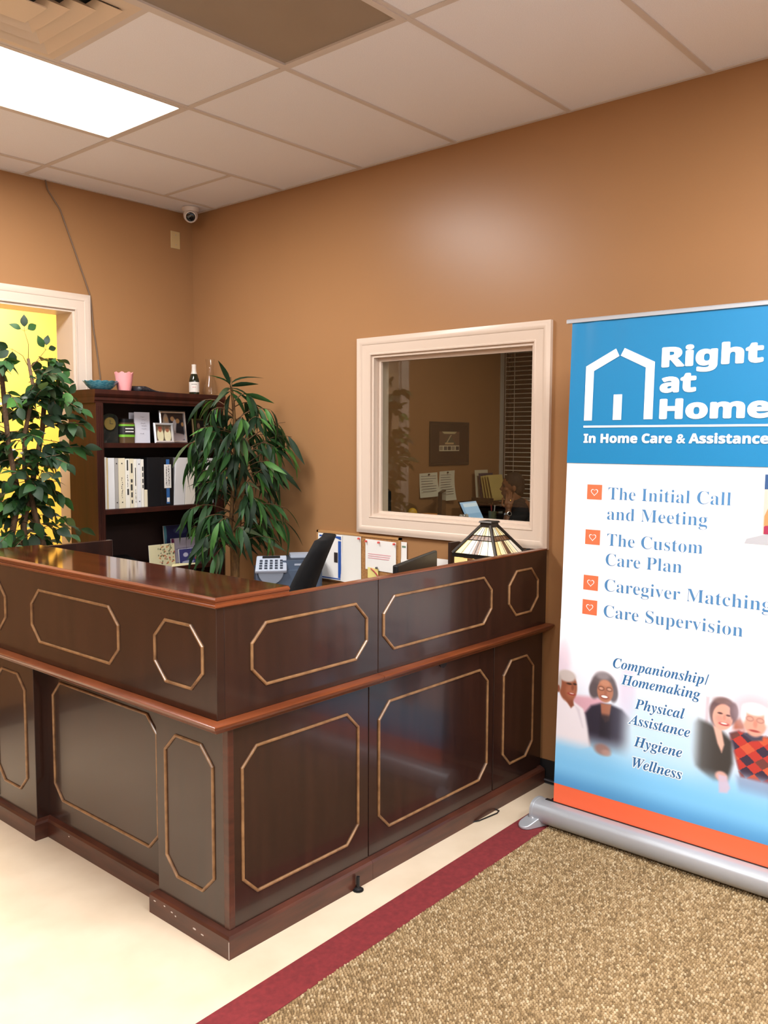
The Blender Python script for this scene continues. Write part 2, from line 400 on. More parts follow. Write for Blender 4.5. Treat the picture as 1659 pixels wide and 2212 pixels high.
# plinth with chamfered top
def sweep_path(path, prof, closed=False):
    """path: list of (x,y) with outward offset vectors; prof: (out, z)"""
    return MB().rings([[Vector((x+ox*o, y+oy*o, z)) for o,z in prof] for (x,y),(ox,oy) in path], cap=True)
PL = [(-.012,0),(.022,0),(.022,hb-.014),(.016,hb-.006),(-.012,hb+.006)]
pth = [((SEAML,-Dl),(0,-1)),((-Wl,-Dl),(-1,-1)),((-Wl,-2.235),(-1,1)),((-1.79,-2.235),(-1,1)),((-1.79,-1.415),(-1,-1)),((-Wl,-1.415),(-1,-1)),((-Wl,YE),(-1,0))]
obj('plinth', sweep_path(pth, PL), M_plinth, DK)
LEDGE = [(-.02,ZL-.034),(.012,ZL-.034),(.016,ZL-.028),(.026,ZL-.024),(.034,ZL-.016),(.040,ZL-.010),(.042,ZL-.003),(.038,ZL),(-.02,ZL)]
obj('ledge', sweep_path([((SEAMU-.012,-Du),(0,-1)),((-Wu,-Du),(-1,-1)),((-Wu,YE),(-1,0))], LEDGE), M_edge, DK, smooth=True)
obj('ledge_board', MB().box(-Wu,-1.2,YE,-1.415,ZL-.03,ZL).box(-Wu,-1.3,-1.415,-2.235,ZL-.03,ZL).box(-Wu,SEAML,-2.235,-Du,ZL-.03,ZL), M_woodh, DK)
u1 = obj('upper_front_panel', MB().box(-Wu,-Wu+.03,-Du,YE,ZL,ZT), M_wood, DK, bevel=.002)
octagon(u1,'x',-2.555,-2.311,.822,1.016,-Wu); octagon(u1,'x',-2.103,-1.516,.822,1.016,-Wu); octagon(u1,'x',-1.305,-1.06,.822,1.016,-Wu)
u2 = obj('upper_side_panel', MB().box(-Wu+.03,SEAMU-.001,-Du,-Du+.028,ZL,ZT), M_wood, DK, bevel=.0015)
octagon(u2,'y',-1.757,-1.236,.820,1.013,-Du)
obj('panel_cap_strip', MB().box(-1.6,SEAMU-.001,-Du-.002,-Du+.03,ZT,ZT+.005), M_edge, DK)
obj('end_panel', MB().box(-Wu+.03,-1.27,YE-.002,YE-.03,hb,1.112), M_wood, DK, bevel=.002)
CAP = [(-.03,ZT),(.008,ZT),(.013,ZT+.004),(.013,ZT+.009),(.007,ZT+.013),(.007,ZT+.018),(.011,ZT+.021),(.011,ZT+.026),(.005,ZT+.031),(-.03,ZT+.031)]
obj('counter_edge', sweep_path([((-1.607,-Du),(0,-1)),((-Wu,-Du),(-1,-1)),((-Wu,YE-.0),(-1,0))], CAP), M_edge, DK, smooth=True)
obj('counter_top', MB().box(-Wu+.001,-1.6,-Du+.001,YE+.02,ZT+.002,ZT+.0312), M_top, DK, bevel=.001)
obj('counter_support', MB().box(-1.64,-1.62,-Du+.03,YE-.03,ZL,ZT+.002), M_wood, DK)
obj('levelling_foot', MB().lathe([(.014,0),(.016,.006),(.010,.010),(.006,.012),(.006,.05)],(-1.30,-2.640,0),12).lathe([(.02,0),(.02,.004)],(-1.30,-2.640,0),12), M_blackp, DK)

# --- return unit to the wall
obj('carcass', MB().box(SEAML+.002,XE,-Dl+.004,-2.25,hb,ZL-.032), M_wood, RT)
q1 = obj('front_panel', MB().box(SEAML+.003,-.423,-Dl,-Dl+.016,hb,ZL-.032), M_wood, RT, bevel=.0015)
octagon(q1,'y',-1.157,-.468,.158,.627,-Dl)
obj('cable_notch', MB().lathe([(.026,0),(.026,.004)],(0,0,0),20).xform(Matrix.Translation((-.775,-Dl+.001,ZL-.034)) @ Matrix.Rotation(PI/2,4,'X')), M_blackp, RT)
q2 = obj('front_panel', MB().box(-.416,-.055,-Dl,-Dl+.016,hb,ZL-.032), M_wood, RT, bevel=.0015)
octagon(q2,'y',-.345,-.105,.162,.622,-Dl)
obj('end_stile', MB().box(-.053,XE,-Dl+.006,-Dl+.03,hb,ZL-.032), M_wood, RT)
obj('plinth', sweep_path([((XE,-Dl),(0,-1)),((SEAML+.001,-Dl),(0,-1))], PL), M_plinth, RT)
obj('ledge', sweep_path([((-.012,-Du),(0,-1)),((SEAMU-.010,-Du),(0,-1))], LEDGE), M_edge, RT, smooth=True)
obj('worktop', MB().box(SEAMU,XE,-Du,-2.02,ZL-.03,ZL), M_woodh, RT)
r1 = obj('upper_front_panel', MB().box(SEAMU+.001,XE,-Du,-Du+.028,ZL,ZT), M_wood, RT, bevel=.0015)
octagon(r1,'y',-1.146,-.464,.822,1.014,-Du); octagon(r1,'y',-.330,-.097,.822,1.013,-Du)
obj('panel_cap_strip', MB().box(SEAMU+.001,XE,-Du-.002,-Du+.03,ZT,ZT+.005), M_edge, RT)

# ================================================================== BOOKCASE
BC = thing('bookcase', (-.45,-.155,0), 'tall dark mahogany open bookcase in the back corner', 'bookcase')
bx0, bx1, by0, by1, bz = -.885, -.02, -.29, -.012, 1.848
obj('side_panel', MB().box(bx0,bx0+.02,by0,by1,0,bz-.03), M_bcase, BC)
obj('side_panel', MB().box(bx1-.02,bx1,by0,by1,0,bz-.03), M_bcase, BC)
for x in (bx0, bx1-.045):
    st_ = MB().box(x,x+.045,by0-.014,by0,0,1.775)
    for k in range(3): st_.box(x+.008+k*.011,x+.014+k*.011,by0-.018,by0-.014,.12,1.76)
    obj('front_stile', st_, M_bcase, BC, bevel=.001)
cor = [(0,1.775),(.012,1.775),(.014,1.785),(.018,1.79),(.018,1.805),(.024,1.812),(.03,1.824),(.03,bz),(-.02,bz),(-.02,1.775)]
obj('cornice', MB().rings([[Vector((bx0-.004,by1,0))+Vector((-o*.3,0,z)) for o,z in cor],[Vector((bx0-.004-o*.3,by0-o,z)) for o,z in cor],[Vector((bx1+.004+o*.3,by0-o,z)) for o,z in cor],[Vector((bx1+.004+o*.3,by1,z)) for o,z in cor]]), M_bcase, BC)
obj('top_board', MB().box(bx0-.004,bx1+.004,by0-.01,by1,bz-.025,bz), M_bcase, BC)
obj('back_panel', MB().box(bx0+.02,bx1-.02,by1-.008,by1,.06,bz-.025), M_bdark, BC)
for z in (1.555, 1.182, .815, .45, .09):
    obj('shelf', MB().box(bx0+.02,bx1-.02,by0,by1-.008,z-.027,z), M_bcase, BC, bevel=.001)
obj('kick_board', MB().box(bx0+.045,bx1-.045,by0-.008,by0,0,.085), M_bcase, BC)
ZT0 = bz

# worn chips on the desk edges
ch = MB(); rch = random.Random(4)
for (y,z) in ((-2.30,.052),(-2.34,.046),(-2.36,.040),(-2.46,.036),(-2.50,.032),(-2.245,.05),(-1.60,.052)):
    x = -Wl-.0226 if y < -2.235 else -1.79-.0226
    ch.ellipsoid((x,y,z),(.0008,rch.uniform(.004,.009),rch.uniform(.002,.0035)),8,5)
ch.box(-Wl-.0228,-Wl-.0215,-Dl-.0228,-Dl-.0215,.004,.058)
obj('paint_chips', ch, mat('bare_chip',srgb(206,196,190),.7), DK, kind='stuff')

# ================================================================== LETTERING
BASES = {'serif': (0x1D400,0x1D41A), 'serif_bi': (0x1D468,0x1D482), 'sans': (0x1D5D4,0x1D5EE), None: None}
def _glyphs(s, style, offset=0., shear=0):
    b = BASES[style]
    if b: s = ''.join(chr(b[0]+ord(c)-65) if 'A' <= c <= 'Z' else chr(b[1]+ord(c)-97) if 'a' <= c <= 'z' else c for c in s)
    cu = bpy.data.curves.new('t','FONT'); cu.body = s; cu.size = 1; cu.offset = offset; cu.shear = shear; cu.resolution_u = 4
    o = bpy.data.objects.new('t', cu); col.objects.link(o)
    dg = bpy.context.evaluated_depsgraph_get(); dg.update()
    me = bpy.data.meshes.new_from_object(o.evaluated_get(dg))
    vs = [v.co.copy() for v in me.vertices]; fs = [tuple(p.vertices) for p in me.polygons]
    bpy.data.objects.remove(o); bpy.data.curves.remove(cu); bpy.data.meshes.remove(me)
    return vs, fs
CAPH = {}
def text_words(body, style, width, height=None, offset=0., smear=(), align='L'):
    """flat lettering in the xy plane, one mesh per word, baseline y=0, scaled to width and cap height; smear = (dx,dy) copies that thicken the strokes"""
    if style not in CAPH: CAPH[style] = max(v.y for v in _glyphs('H',style)[0])
    vs, fs = _glyphs(body, style, offset)
    x0 = min(v.x for v in vs); x1 = max(v.x for v in vs)
    sx = width/(x1-x0); sy = height/CAPH[style] if height else sx
    out = []; done = ''
    words = body.split(' ')
    if len(words) == 1: ends = [1e9]
    else:
        ends = []
        for w_ in words: done = (done+' '+w_) if done else w_; ends.append(max(v.x for v in _glyphs(done, style, offset)[0])+.06)
    xc = (x0+x1)/2 if align == 'C' else x0
    for i,e in enumerate(ends):
        lo = -1e9 if i == 0 else ends[i-1]
        ids = [k for k,v in enumerate(vs) if lo < v.x <= e]; mp_ = {k:j for j,k in enumerate(ids)}
        ff = [tuple(mp_[q] for q in f) for f in fs if all(q in mp_ for q in f)]
        mb = MB()
        for q_,(ddx,ddy) in enumerate(((0,0),)+tuple(smear)): mb.add([((vs[k].x-xc)*sx+ddx, vs[k].y*sy+ddy, q_*.00005) for k in ids], ff)
        out.append(mb)
    return out
def text_mb(body, style, width, height=None, align='L'):
    mb = MB()
    for w_ in text_words(body, style, width, height, align=align): mb.add(w_.v, w_.f)
    return mb

# ================================================================== CARPET
M_red = mat('burgundy_carpet_border', srgb(132, 42, 46), .95, bump=(500,.5,.003), noise=((60,60,60), srgb(112,34,38), 5, .3, .7))
M_nub = mat('tan_loop_pile', (.5,.4,.25), .95, attr='ink')
M_tanbase = mat('tan_carpet_backing', srgb(104, 82, 54), .95, noise=((140,140,140), srgb(150,124,88), 3, .35, .65), bump=(160,.8,.006))
CP = thing('area_rug', (-1.5,-4.6,0), 'tan loop pile floor mat with burgundy border along the desk', 'rug')
RX0, RX1, RYB = -3.05, -.10, -7.0
def ry(x, off=0): return -2.757+(x+.3)*.0205-off      # the border runs a little out of true
def quad(x0,x1,ya0,ya1,yb0,yb1,z0,z1):
    return MB().add([(x0,ya0,z0),(x1,ya1,z0),(x1,yb1,z0),(x0,yb0,z0),(x0,ya0,z1),(x1,ya1,z1),(x1,yb1,z1),(x0,yb0,z1)],[(3,2,1,0),(4,5,6,7),(0,1,5,4),(1,2,6,5),(2,3,7,6),(3,0,4,7)])
bd = quad(RX0,RX1,ry(RX0,.128),ry(RX1,.128),ry(RX0),ry(RX1),0,.006)
bd.box(RX0,RX0+.128,RYB,ry(RX0,.128),0,.006).box(RX1-.128,RX1,RYB,ry(RX1,.128),0,.006).box(RX0+.128,RX1-.128,RYB,RYB+.128,0,.006)
obj('border', bd, M_red, CP)
obj('backing', quad(RX0+.128,RX1-.128,RYB+.128,RYB+.128,ry(RX0,.128),ry(RX1,.128),0,.005), M_tanbase, CP)
rng = np.random.default_rng(7)
dx_, dy_ = .0108, .0086
gx = np.arange(RX0+.134, RX1-.134, dx_); gy = np.arange(-4.75, -2.84, dy_)
GX, GY = np.meshgrid(gx, gy); GX = GX + (np.arange(len(gy)) % 2)[:,None]*dx_/2
GX = GX.ravel()+rng.normal(0,.0014,GX.size); GY = GY.ravel()+rng.normal(0,.0009,GX.size)
keep = (GY < (-2.757+(GX+.3)*.0205-.131)) & (GX < RX1-.132)
# only the stretch in front of the camera carries modelled loops
dd = (GX-CAM.x)*fw.x+(GY-CAM.y)*fw.y; ll = (GX-CAM.x)*rt.x+(GY-CAM.y)*rt.y
keep &= (dd > 1.6) & (np.abs(ll) < dd*.5+.15)
GX, GY = GX[keep], GY[keep]; n = len(GX)
base = np.array([[.55,0,0],[0,.55,0],[-.55,0,0],[0,-.55,0],[.42,.1,.75],[-.1,.42,.75],[-.42,-.1,.75],[.1,-.42,.75],[0,0,1]])
ang = rng.uniform(-.5,.5,n); sc = rng.uniform(.8,1.2,n); hh = .0068*rng.uniform(.7,1.25,n)
ca, sa = np.cos(ang), np.sin(ang)
bxv = base[None,:,0]*dx_*.92*sc[:,None]; byv = base[None,:,1]*dy_*1.0*sc[:,None]
vx = GX[:,None]+bxv*ca[:,None]-byv*sa[:,None]; vy = GY[:,None]+bxv*sa[:,None]+byv*ca[:,None]; vz = .0045+base[None,:,2]*hh[:,None]
V3 = np.stack([vx,vy,vz],2).reshape(-1,3)-np.array(ORG[CP.name])[None]
tri = np.array([[0,1,5],[0,5,4],[1,2,6],[1,6,5],[2,3,7],[2,7,6],[3,0,4],[3,4,7],[4,5,8],[5,6,8],[6,7,8],[7,4,8]])
F3 = (tri[None]+(np.arange(n)*9)[:,None,None]).reshape(-1,3)
me = bpy.data.meshes.new('loop_pile'); me.vertices.add(len(V3)); me.vertices.foreach_set('co', V3.astype(np.float32).ravel())
me.loops.add(F3.size); me.loops.foreach_set('vertex_index', F3.ravel().astype(np.int32))
me.polygons.add(len(F3)); me.polygons.foreach_set('loop_start', np.arange(0,F3.size,3,dtype=np.int32)); me.update(calc_edges=True)
pal = np.array([srgb(*c) for c in ((178,152,112),(196,172,132),(160,134,94),(214,194,158),(138,114,78))])
pc = pal[rng.choice(5,n,p=[.3,.24,.22,.12,.12])]*rng.uniform(.9,1.1,(n,1))*np.array([[.74,.72,.70]])
at = me.color_attributes.new('ink','FLOAT_COLOR','POINT')
at.data.foreach_set('color', np.concatenate([np.repeat(pc,9,0),np.ones((n*9,1))],1).astype(np.float32).ravel())
me.polygons.foreach_set('use_smooth',[True]*len(me.polygons)); me.materials.append(M_nub)
o = bpy.data.objects.new('loop_pile', me); col.objects.link(o); o.parent = CP; o['kind'] = 'stuff'

# ================================================================== ROLL-UP BANNER
BN = thing('banner_stand', (-.42,-3.31,0), 'tall blue and white retractable banner with white house logo, standing on the rug', 'banner')
def Bp(s, z, off=0.0): return Vector((-.40+(z-.12)*.039-off, -2.895-s, z))
BW = .85
M_bblue = mat('banner_blue', srgb(24, 140, 194), .45); M_bwhite = mat('banner_white', srgb(244,246,250), .45)
M_borange = mat('banner_orange', srgb(246, 110, 72), .45); M_inkb = mat('banner_ink_blue', srgb(70,126,178), .5); M_inkd = mat('banner_ink_deep_blue', srgb(38,100,156), .5)
M_halo = mat('banner_halo', srgb(226,242,252), .5)
def bquad(s0_, s1_, z0, z1, off, th=.0008):
    mb = MB(); a = [Bp(s0_,z0,off),Bp(s1_,z0,off),Bp(s1_,z1,off),Bp(s0_,z1,off)]
    b = [p+Vector((th,0,0)) for p in a]
    return mb.add(a+b,[(0,1,2,3),(7,6,5,4),(0,4,5,1),(1,5,6,2),(2,6,7,3),(3,7,4,0)])
SH = obj('banner_sheet', bquad(0,BW,.10,2.045,0), M_bwhite, BN)
# slightly rippled blue header: fabric waves fade downwards
def hdr(U,V):
    s = U*BW; z = 1.488+V*(2.045-1.488)
    rip = .0015+.0016*V**2*np.sin(s*62+1.2*np.sin(s*21))*np.exp(-((s-.09)/.16)**2)
    return np.stack([-.40+(z-.12)*.039-.0012-rip, -2.895-s, z],1)-np.array(ORG[BN.name])[None]
me = grid_color_mesh('blue_header', 160, 40, hdr, lambda U,V: np.repeat([[16,122,176]],len(U),0).astype(float))
me.materials.append(mat('banner_blue_film', srgb(24,140,194), .4, attr='ink')); me.polygons.foreach_set('use_smooth',[True]*len(me.polygons))
o = bpy.data.objects.new('blue_header', me); col.objects.link(o); o.parent = SH; ORG[o.name] = ORG[BN.name]
obj('orange_footer', bquad(0,BW,.10,.186,.0010), M_borange, SH)
def bpoly(pts, off, m, name):
    mb = MB(); a = [Bp(s,z,off) for s,z in pts]; mb.add(a,[tuple(range(len(a)))]); return obj(name, mb, m, SH)
OF = .0046
bpoly([(.069,1.655),(.103,1.655),(.104,1.847),(.208,1.899),(.193,1.928),(.069,1.866)],OF,M_bwhite,'house_logo')
bpoly([(.351,1.657),(.316,1.657),(.316,1.850),(.213,1.900),(.228,1.928),(.351,1.869)],OF,M_bwhite,'house_logo')
bpoly([(.191,1.656),(.226,1.656),(.226,1.753),(.191,1.753)],OF,M_bwhite,'house_logo')
bpoly([(.068,1.6275),(.80,1.6275),(.80,1.635),(.068,1.635)],OF,M_bwhite,'rule_line')
def blet(body, style, s, z, wd, ht, m, off=OF, offset=0., smear=(), name='lettering'):
    for t in text_words(body, style, wd, ht, offset, smear):
        t.v = [tuple(Bp(s+v[0], z+v[1], off+v[2])) for v in t.v]; obj(name, t, m, SH)
def star(r, ry_=None): return tuple((r*math.cos(k*PI/4), (ry_ or r)*math.sin(k*PI/4)) for k in range(8))
blet('Right','sans',.381,1.849,.354,.068,M_bwhite,smear=star(.0045,.0028)); blet('at','sans',.378,1.756,.128,.068,M_bwhite,smear=star(.0045,.0028)); blet('Home','sans',.381,1.659,.386,.069,M_bwhite,smear=star(.0045,.0028))
blet('In Home Care & Assistance','sans',.072,1.569,.698,.033,M_bwhite,smear=star(.0012))
for body,s,z,wd in (('The Initial Call',.184,1.350,.469),('and Meeting',.183,1.272,.390),('The Custom',.187,1.171,.374),('Care Plan',.185,1.094,.303),('Caregiver Matching',.185,.994,.622),('Care Supervision',.186,.893,.530)):
    blet(body,'serif',s,z,wd,.047,M_inkb,off=.0007,offset=-.0095)
for z in (1.376,1.199,1.019,.922):
    sq = obj('heart_bullet', bquad(.094,.157,z-.029,z+.029,.0008), M_borange, SH)
    pts = []
    for i in range(28):
        a = 2*PI*i/28; x = 16*math.sin(a)**3; y = 13*math.cos(a)-5*math.cos(2*a)-2*math.cos(3*a)-math.cos(4*a)
        pts.append((.1255+x*.00095, z+y*.00095))
    mb = MB(); k = len(pts); inn = [(.1255+(s-.1255)*.82, z+(t-z)*.82) for s,t in pts]
    mb.add([Bp(*p,.0011) for p in pts]+[Bp(*p,.0011) for p in inn],[(i,(i+1)%k,k+(i+1)%k,k+i) for i in range(k)])
    obj('heart_outline', mb, M_bwhite, SH)
for body,s,z,wd in (('Companionship/',.235,.702,.372),('Homemaking',.272,.644,.307),('Physical',.331,.561,.194),('Assistance',.308,.498,.240),('Hygiene',.334,.417,.188),('Wellness',.332,.336,.193)):
    blet(body,'serif_bi',s,z,wd,.038,M_inkd,off=.0025)
    blet(body,'serif_bi',s,z,wd,.038,M_halo,off=.0019,smear=star(.004),name='lettering_halo')
# printed laptop picture at the right of the sheet
bpoly([(.705,1.221),(.85,1.221),(.85,1.262),(.775,1.258),(.712,1.238)],.0007,mat('print_grey',srgb(176,178,186),.5),'printed_laptop')
bpoly([(.764,1.258),(.85,1.258),(.85,1.463),(.764,1.463)],.0009,mat('print_pale',srgb(206,190,180),.5),'printed_screen')
bpoly([(.764,1.412),(.85,1.412),(.85,1.463),(.764,1.463)],.0012,mat('print_navy',srgb(46,82,132),.5),'printed_screen')
bpoly([(.768,1.258),(.85,1.258),(.85,1.292),(.79,1.296),(.768,1.284)],.0012,mat('print_maroon',srgb(160,44,78),.5),'printed_screen')
bpoly([(.768,1.286),(.80,1.29),(.82,1.32),(.80,1.352),(.778,1.345),(.768,1.32)],.0015,mat('print_skin',srgb(226,142,92),.5),'printed_screen')
# soft printed photographs of two seated couples, fading into blue
Z0P, Z1P = .186, .86
def sstep(a,b,x): t = np.clip((x-a)/(b-a),0,1); return t*t*(3-2*t)
def paint(U,V):
    s = U*BW; z = Z0P+V*(Z1P-Z0P); n_ = len(s)
    def lerp(c0,c1,t): return np.asarray(c0,float)[None]*(1-t[:,None])+np.asarray(c1,float)[None]*t[:,None]
    C = lerp((84,156,214),(126,200,250),sstep(.186,.27,z))
    t = sstep(.27,.46,z)[:,None]; C = C*(1-t)+np.array([[186,224,250]])*t
    t = sstep(.44,.78,z)[:,None]; C = C*(1-t)+np.array([[246,249,253]])*t
    def over(mask, c):
        nonlocal C; C = C*(1-mask[:,None])+np.asarray(c,float)[None]*mask[:,None]
    def ell(cx,cz,rx,rz,soft=.12,rot=0):
        ds, dz = s-cx, z-cz; c_, s_ = math.cos(rot), math.sin(rot)
        r = np.sqrt(((ds*c_+dz*s_)/rx)**2+((-ds*s_+dz*c_)/rz)**2); return 1-sstep(1-soft,1+soft,r)
    def poly(pts, soft=.004):
        P2 = np.array(pts); d = np.full(n_,1e9); ins = np.zeros(n_,bool); k = len(P2)
        for i in range(k):
            a, b = P2[i], P2[(i+1)%k]; e = b-a
            w0, w1 = s-a[0], z-a[1]; tt = np.clip((w0*e[0]+w1*e[1])/(e@e),0,1)
            d = np.minimum(d, np.hypot(w0-tt*e[0], w1-tt*e[1]))
            cnd = ((a[1] <= z) != (b[1] <= z)); xx = a[0]+(z-a[1])*(e[0]/(e[1] if abs(e[1])>1e-9 else 1e-9)); ins ^= cnd & (s < xx)
        sd = np.where(ins,-d,d); return 1-sstep(-soft,soft,sd)
    fade = sstep(.33,.43,z); nz = np.sin(s*310)*np.sin(z*270)*.5
    # left photo background: pale window, mauve curtain and sofa
    L = (1-sstep(.26,.36,s))*sstep(.36,.44,z)*(1-sstep(.70,.80,z))
    over(L*.55,(236,230,244)); over(ell(.02,.70,.03,.09,.6)*.5,(214,184,206)); over(ell(.30,.62,.035,.10,.6)*.5,(206,176,208))
    over(poly([(.06,.56),(.20,.575),(.21,.50),(.06,.48)],.012)*.75,(206,142,158))
    # man, white shirt
    over(poly([(-.02,.545),(.03,.55),(.075,.535),(.115,.515),(.148,.455),(.158,.372),(.10,.345),(-.02,.345)],.006)*sstep(.335,.40,z),(232,228,238))
    over(poly([(.075,.525),(.10,.51),(.12,.44),(.115,.44),(.09,.50)],.006)*.5,(196,190,206))
    over(poly([(.028,.555),(.07,.545),(.075,.52),(.062,.507),(.04,.53)],.005),(134,76,54))
    over(ell(.045,.59,.041,.060),(142,82,58)); over(ell(.058,.575,.022,.03,.5)*.6,(178,112,84))
    over(ell(.038,.633,.040,.024,.25),(196,186,184)); over(ell(.006,.60,.010,.03,.4),(178,168,166)); over(ell(.003,.575,.006,.015,.3),(130,74,54))
    over(ell(.050,.603,.012,.004,.5),(60,36,28)); over(ell(.075,.606,.008,.004,.5),(60,36,28)); over(ell(.066,.590,.006,.011,.6)*.6,(110,58,42)); over(ell(.062,.564,.017,.005,.5),(150,50,46)); over(ell(.063,.566,.010,.002,.5),(226,206,200))
    # woman, dark jacket
    over(poly([(.125,.50),(.15,.535),(.19,.552),(.235,.555),(.28,.545),(.315,.52),(.33,.40),(.31,.36),(.15,.37),(.14,.44)],.009)*sstep(.35,.44,z)*(1-sstep(.26,.335,s)),(40,36,52))
    over(poly([(.19,.552),(.235,.555),(.228,.49),(.212,.48),(.196,.50)],.005),(156,100,78))
    over(poly([(.19,.51),(.235,.512),(.235,.42),(.19,.42)],.01)*.8*sstep(.38,.45,z),(30,28,40))
    over(ell(.200,.622,.054,.054,.16),(96,86,90)); over(ell(.160,.60,.022,.034,.3),(86,76,80)); over(ell(.243,.60,.018,.034,.3),(92,82,88)); over(ell(.195,.662,.03,.016,.5)*.7,(156,148,154))
    over(ell(.207,.603,.034,.044),(170,112,88)); over(ell(.205,.635,.022,.012,.5)*.7,(196,142,116))
    over(ell(.190,.611,.014,.009,.3)*.8,(96,60,50)); over(ell(.224,.613,.013,.009,.3)*.8,(96,60,50)); over(ell(.190,.611,.009,.005,.5),(200,150,128)); over(ell(.224,.613,.009,.005,.5),(200,150,128))
    over(ell(.209,.598,.006,.012,.5)*.5,(140,84,66)); over(ell(.205,.580,.018,.008,.3),(120,54,48)); over(ell(.205,.581,.014,.005,.3),(248,240,236))
    over(ell(.205,.372,.034,.022,.4)*.85,(150,108,98)); over(ell(.222,.362,.02,.012,.5)*.7,(186,148,138))
    # right photo background
    Rr = sstep(.52,.62,s)*sstep(.36,.44,z)*(1-sstep(.68,.78,z))
    over(Rr*.6,(228,222,236)); over(poly([(.60,.66),(.612,.66),(.612,.52),(.60,.52)],.006)*.6,(196,168,178)); over(poly([(.70,.60),(.74,.61),(.74,.55),(.70,.54)],.01)*.9,(168,84,58)); over(poly([(.69,.56),(.735,.57),(.735,.52),(.69,.52)],.008)*.8,(224,208,220))
    # woman, olive sweater
    over(poly([(.55,.555),(.575,.575),(.62,.565),(.665,.545),(.70,.52),(.705,.44),(.69,.37),(.64,.36),(.57,.40),(.545,.46)],.012)*sstep(.545,.60,s)*sstep(.34,.41,z),(62,58,56))
    over(poly([(.628,.565),(.66,.55),(.672,.50),(.664,.47),(.648,.50)],.005),(226,178,162))
    over(ell(.664,.618,.050,.050,.14),(98,74,78)); over(ell(.636,.60,.020,.036,.3),(110,84,86)); over(ell(.655,.655,.03,.013,.5)*.6,(140,112,110))
    over(ell(.662,.598,.036,.047,.1,-.15),(226,168,150)); over(ell(.65,.59,.014,.012,.6)*.5,(236,140,130)); over(ell(.682,.585,.010,.012,.6)*.5,(236,140,130)); over(ell(.70,.625,.014,.03,.3),(92,68,74))
    over(ell(.652,.610,.009,.0035,.5),(86,58,60)); over(ell(.681,.607,.008,.0035,.5),(86,58,60)); over(ell(.668,.598,.005,.011,.6)*.5,(196,128,112)); over(ell(.667,.574,.018,.006,.4),(176,62,66)); over(ell(.667,.576,.012,.003,.4),(246,232,226))
    over(ell(.667,.385,.022,.018,.3),(214,166,156)); over(poly([(.655,.39),(.685,.39),(.70,.35),(.69,.33),(.662,.325)],.006)*.9,(206,190,214))
    over(ell(.77,.635,.075,.065,.6)*.7,(196,182,196))
    # man, argyle sweater
    body = poly([(.69,.545),(.72,.56),(.765,.55),(.81,.56),(.86,.55),(.86,.40),(.735,.40),(.715,.46)],.008)*sstep(.375,.43,z)
    over(body,(58,46,66))
    p_ = ((s-.70)*.8+(z-.40))/.042; q_ = ((s-.70)*.8-(z-.40))/.042
    over(body*(((np.floor(p_)+np.floor(q_)) % 2) == 0),(186,58,50)); over(body*(((np.floor(p_)) % 3 == 0)&((np.floor(q_)) % 2 == 0)),(112,62,58)); over(body*((np.floor(q_) % 3 == 1)&(np.floor(p_) % 2 == 1)),(204,92,62))
    over(poly([(.735,.555),(.755,.565),(.80,.56),(.80,.545),(.765,.535)],.005),(72,70,90))
    over(ell(.772,.606,.040,.054),(224,164,146)); over(ell(.770,.648,.042,.022,.25),(240,236,240)); over(ell(.733,.625,.010,.03,.4),(232,228,234)); over(ell(.811,.628,.009,.03,.4),(232,228,234))
    over(ell(.755,.612,.014,.010,.25)*.55,(150,104,98)); over(ell(.790,.612,.014,.010,.25)*.55,(150,104,98)); over(ell(.755,.612,.010,.006,.4)*.8,(216,168,152)); over(ell(.790,.612,.010,.006,.4)*.8,(216,168,152)); over(ell(.774,.597,.007,.014,.6)*.5,(196,122,106)); over(ell(.772,.572,.018,.004,.5),(166,74,70))
    over(poly([(.72,.40),(.86,.41),(.86,.34),(.73,.34)],.012)*.55*sstep(.33,.38,z),(120,130,170))
    # mist over the lower centre
    over((1-sstep(.2,.6,np.abs(s-.43)/.40))*sstep(.30,.40,z)*(1-sstep(.56,.74,z))*.35,(212,236,252))
    return C
def pco(U,V):
    s = U*BW; z = Z0P+V*(Z1P-Z0P); return np.stack([-.40+(z-.12)*.039-.0016, -2.895-s, z],1)-np.array(ORG[BN.name])[None]
me = grid_color_mesh('printed_photo', 425, 337, pco, paint); me.materials.append(M_ink)
o = bpy.data.objects.new('printed_photo', me); col.objects.link(o); o.parent = SH; ORG[o.name] = ORG[BN.name]
# hardware
rail = [(-.007,2.040),(.010,2.040),(.010,2.052),(.005,2.056),(-.004,2.055),(-.007,2.051)]
obj('top_rail', MB().rings([[Vector((-.327-o_+.003,y,z)) for o_,z in rail] for y in (-2.872,-3.768)]), M_alu, BN)
obj('support_pole', MB().tube([(-.335,-3.32,.07),(-.312,-3.32,2.045)],.009,10), M_alu, BN)
cas = []
for i in range(18):
    a = 2*PI*i/18; x = math.cos(a); z = math.sin(a)
    cas.append(Vector((-.412+.052*math.copysign(abs(x)**.8,x), 0, .062+.046*math.copysign(abs(z)**.8,z))))
obj('cassette', MB().rings([[p+Vector((0,y,0)) for p in cas] for y in (-2.826,-3.812)]), M_alu, BN, smooth=True)
for y,sg in ((-2.822,1),(-3.816,-1)):
    cap_ = obj('end_cap', MB().rings([[Vector((-.412,y,.062))+(p-Vector((-.412,0,.062)))*k+Vector((0,dy,0)) for p in cas] for k,dy in ((1.04,-.010*sg),(1.04,.002*sg),(.9,.006*sg))]), M_alu, BN, smooth=True)
obj('banner_slot', MB().box(-.408,-.392,-2.86,-3.78,.100,.1095), M_blackp, BN)
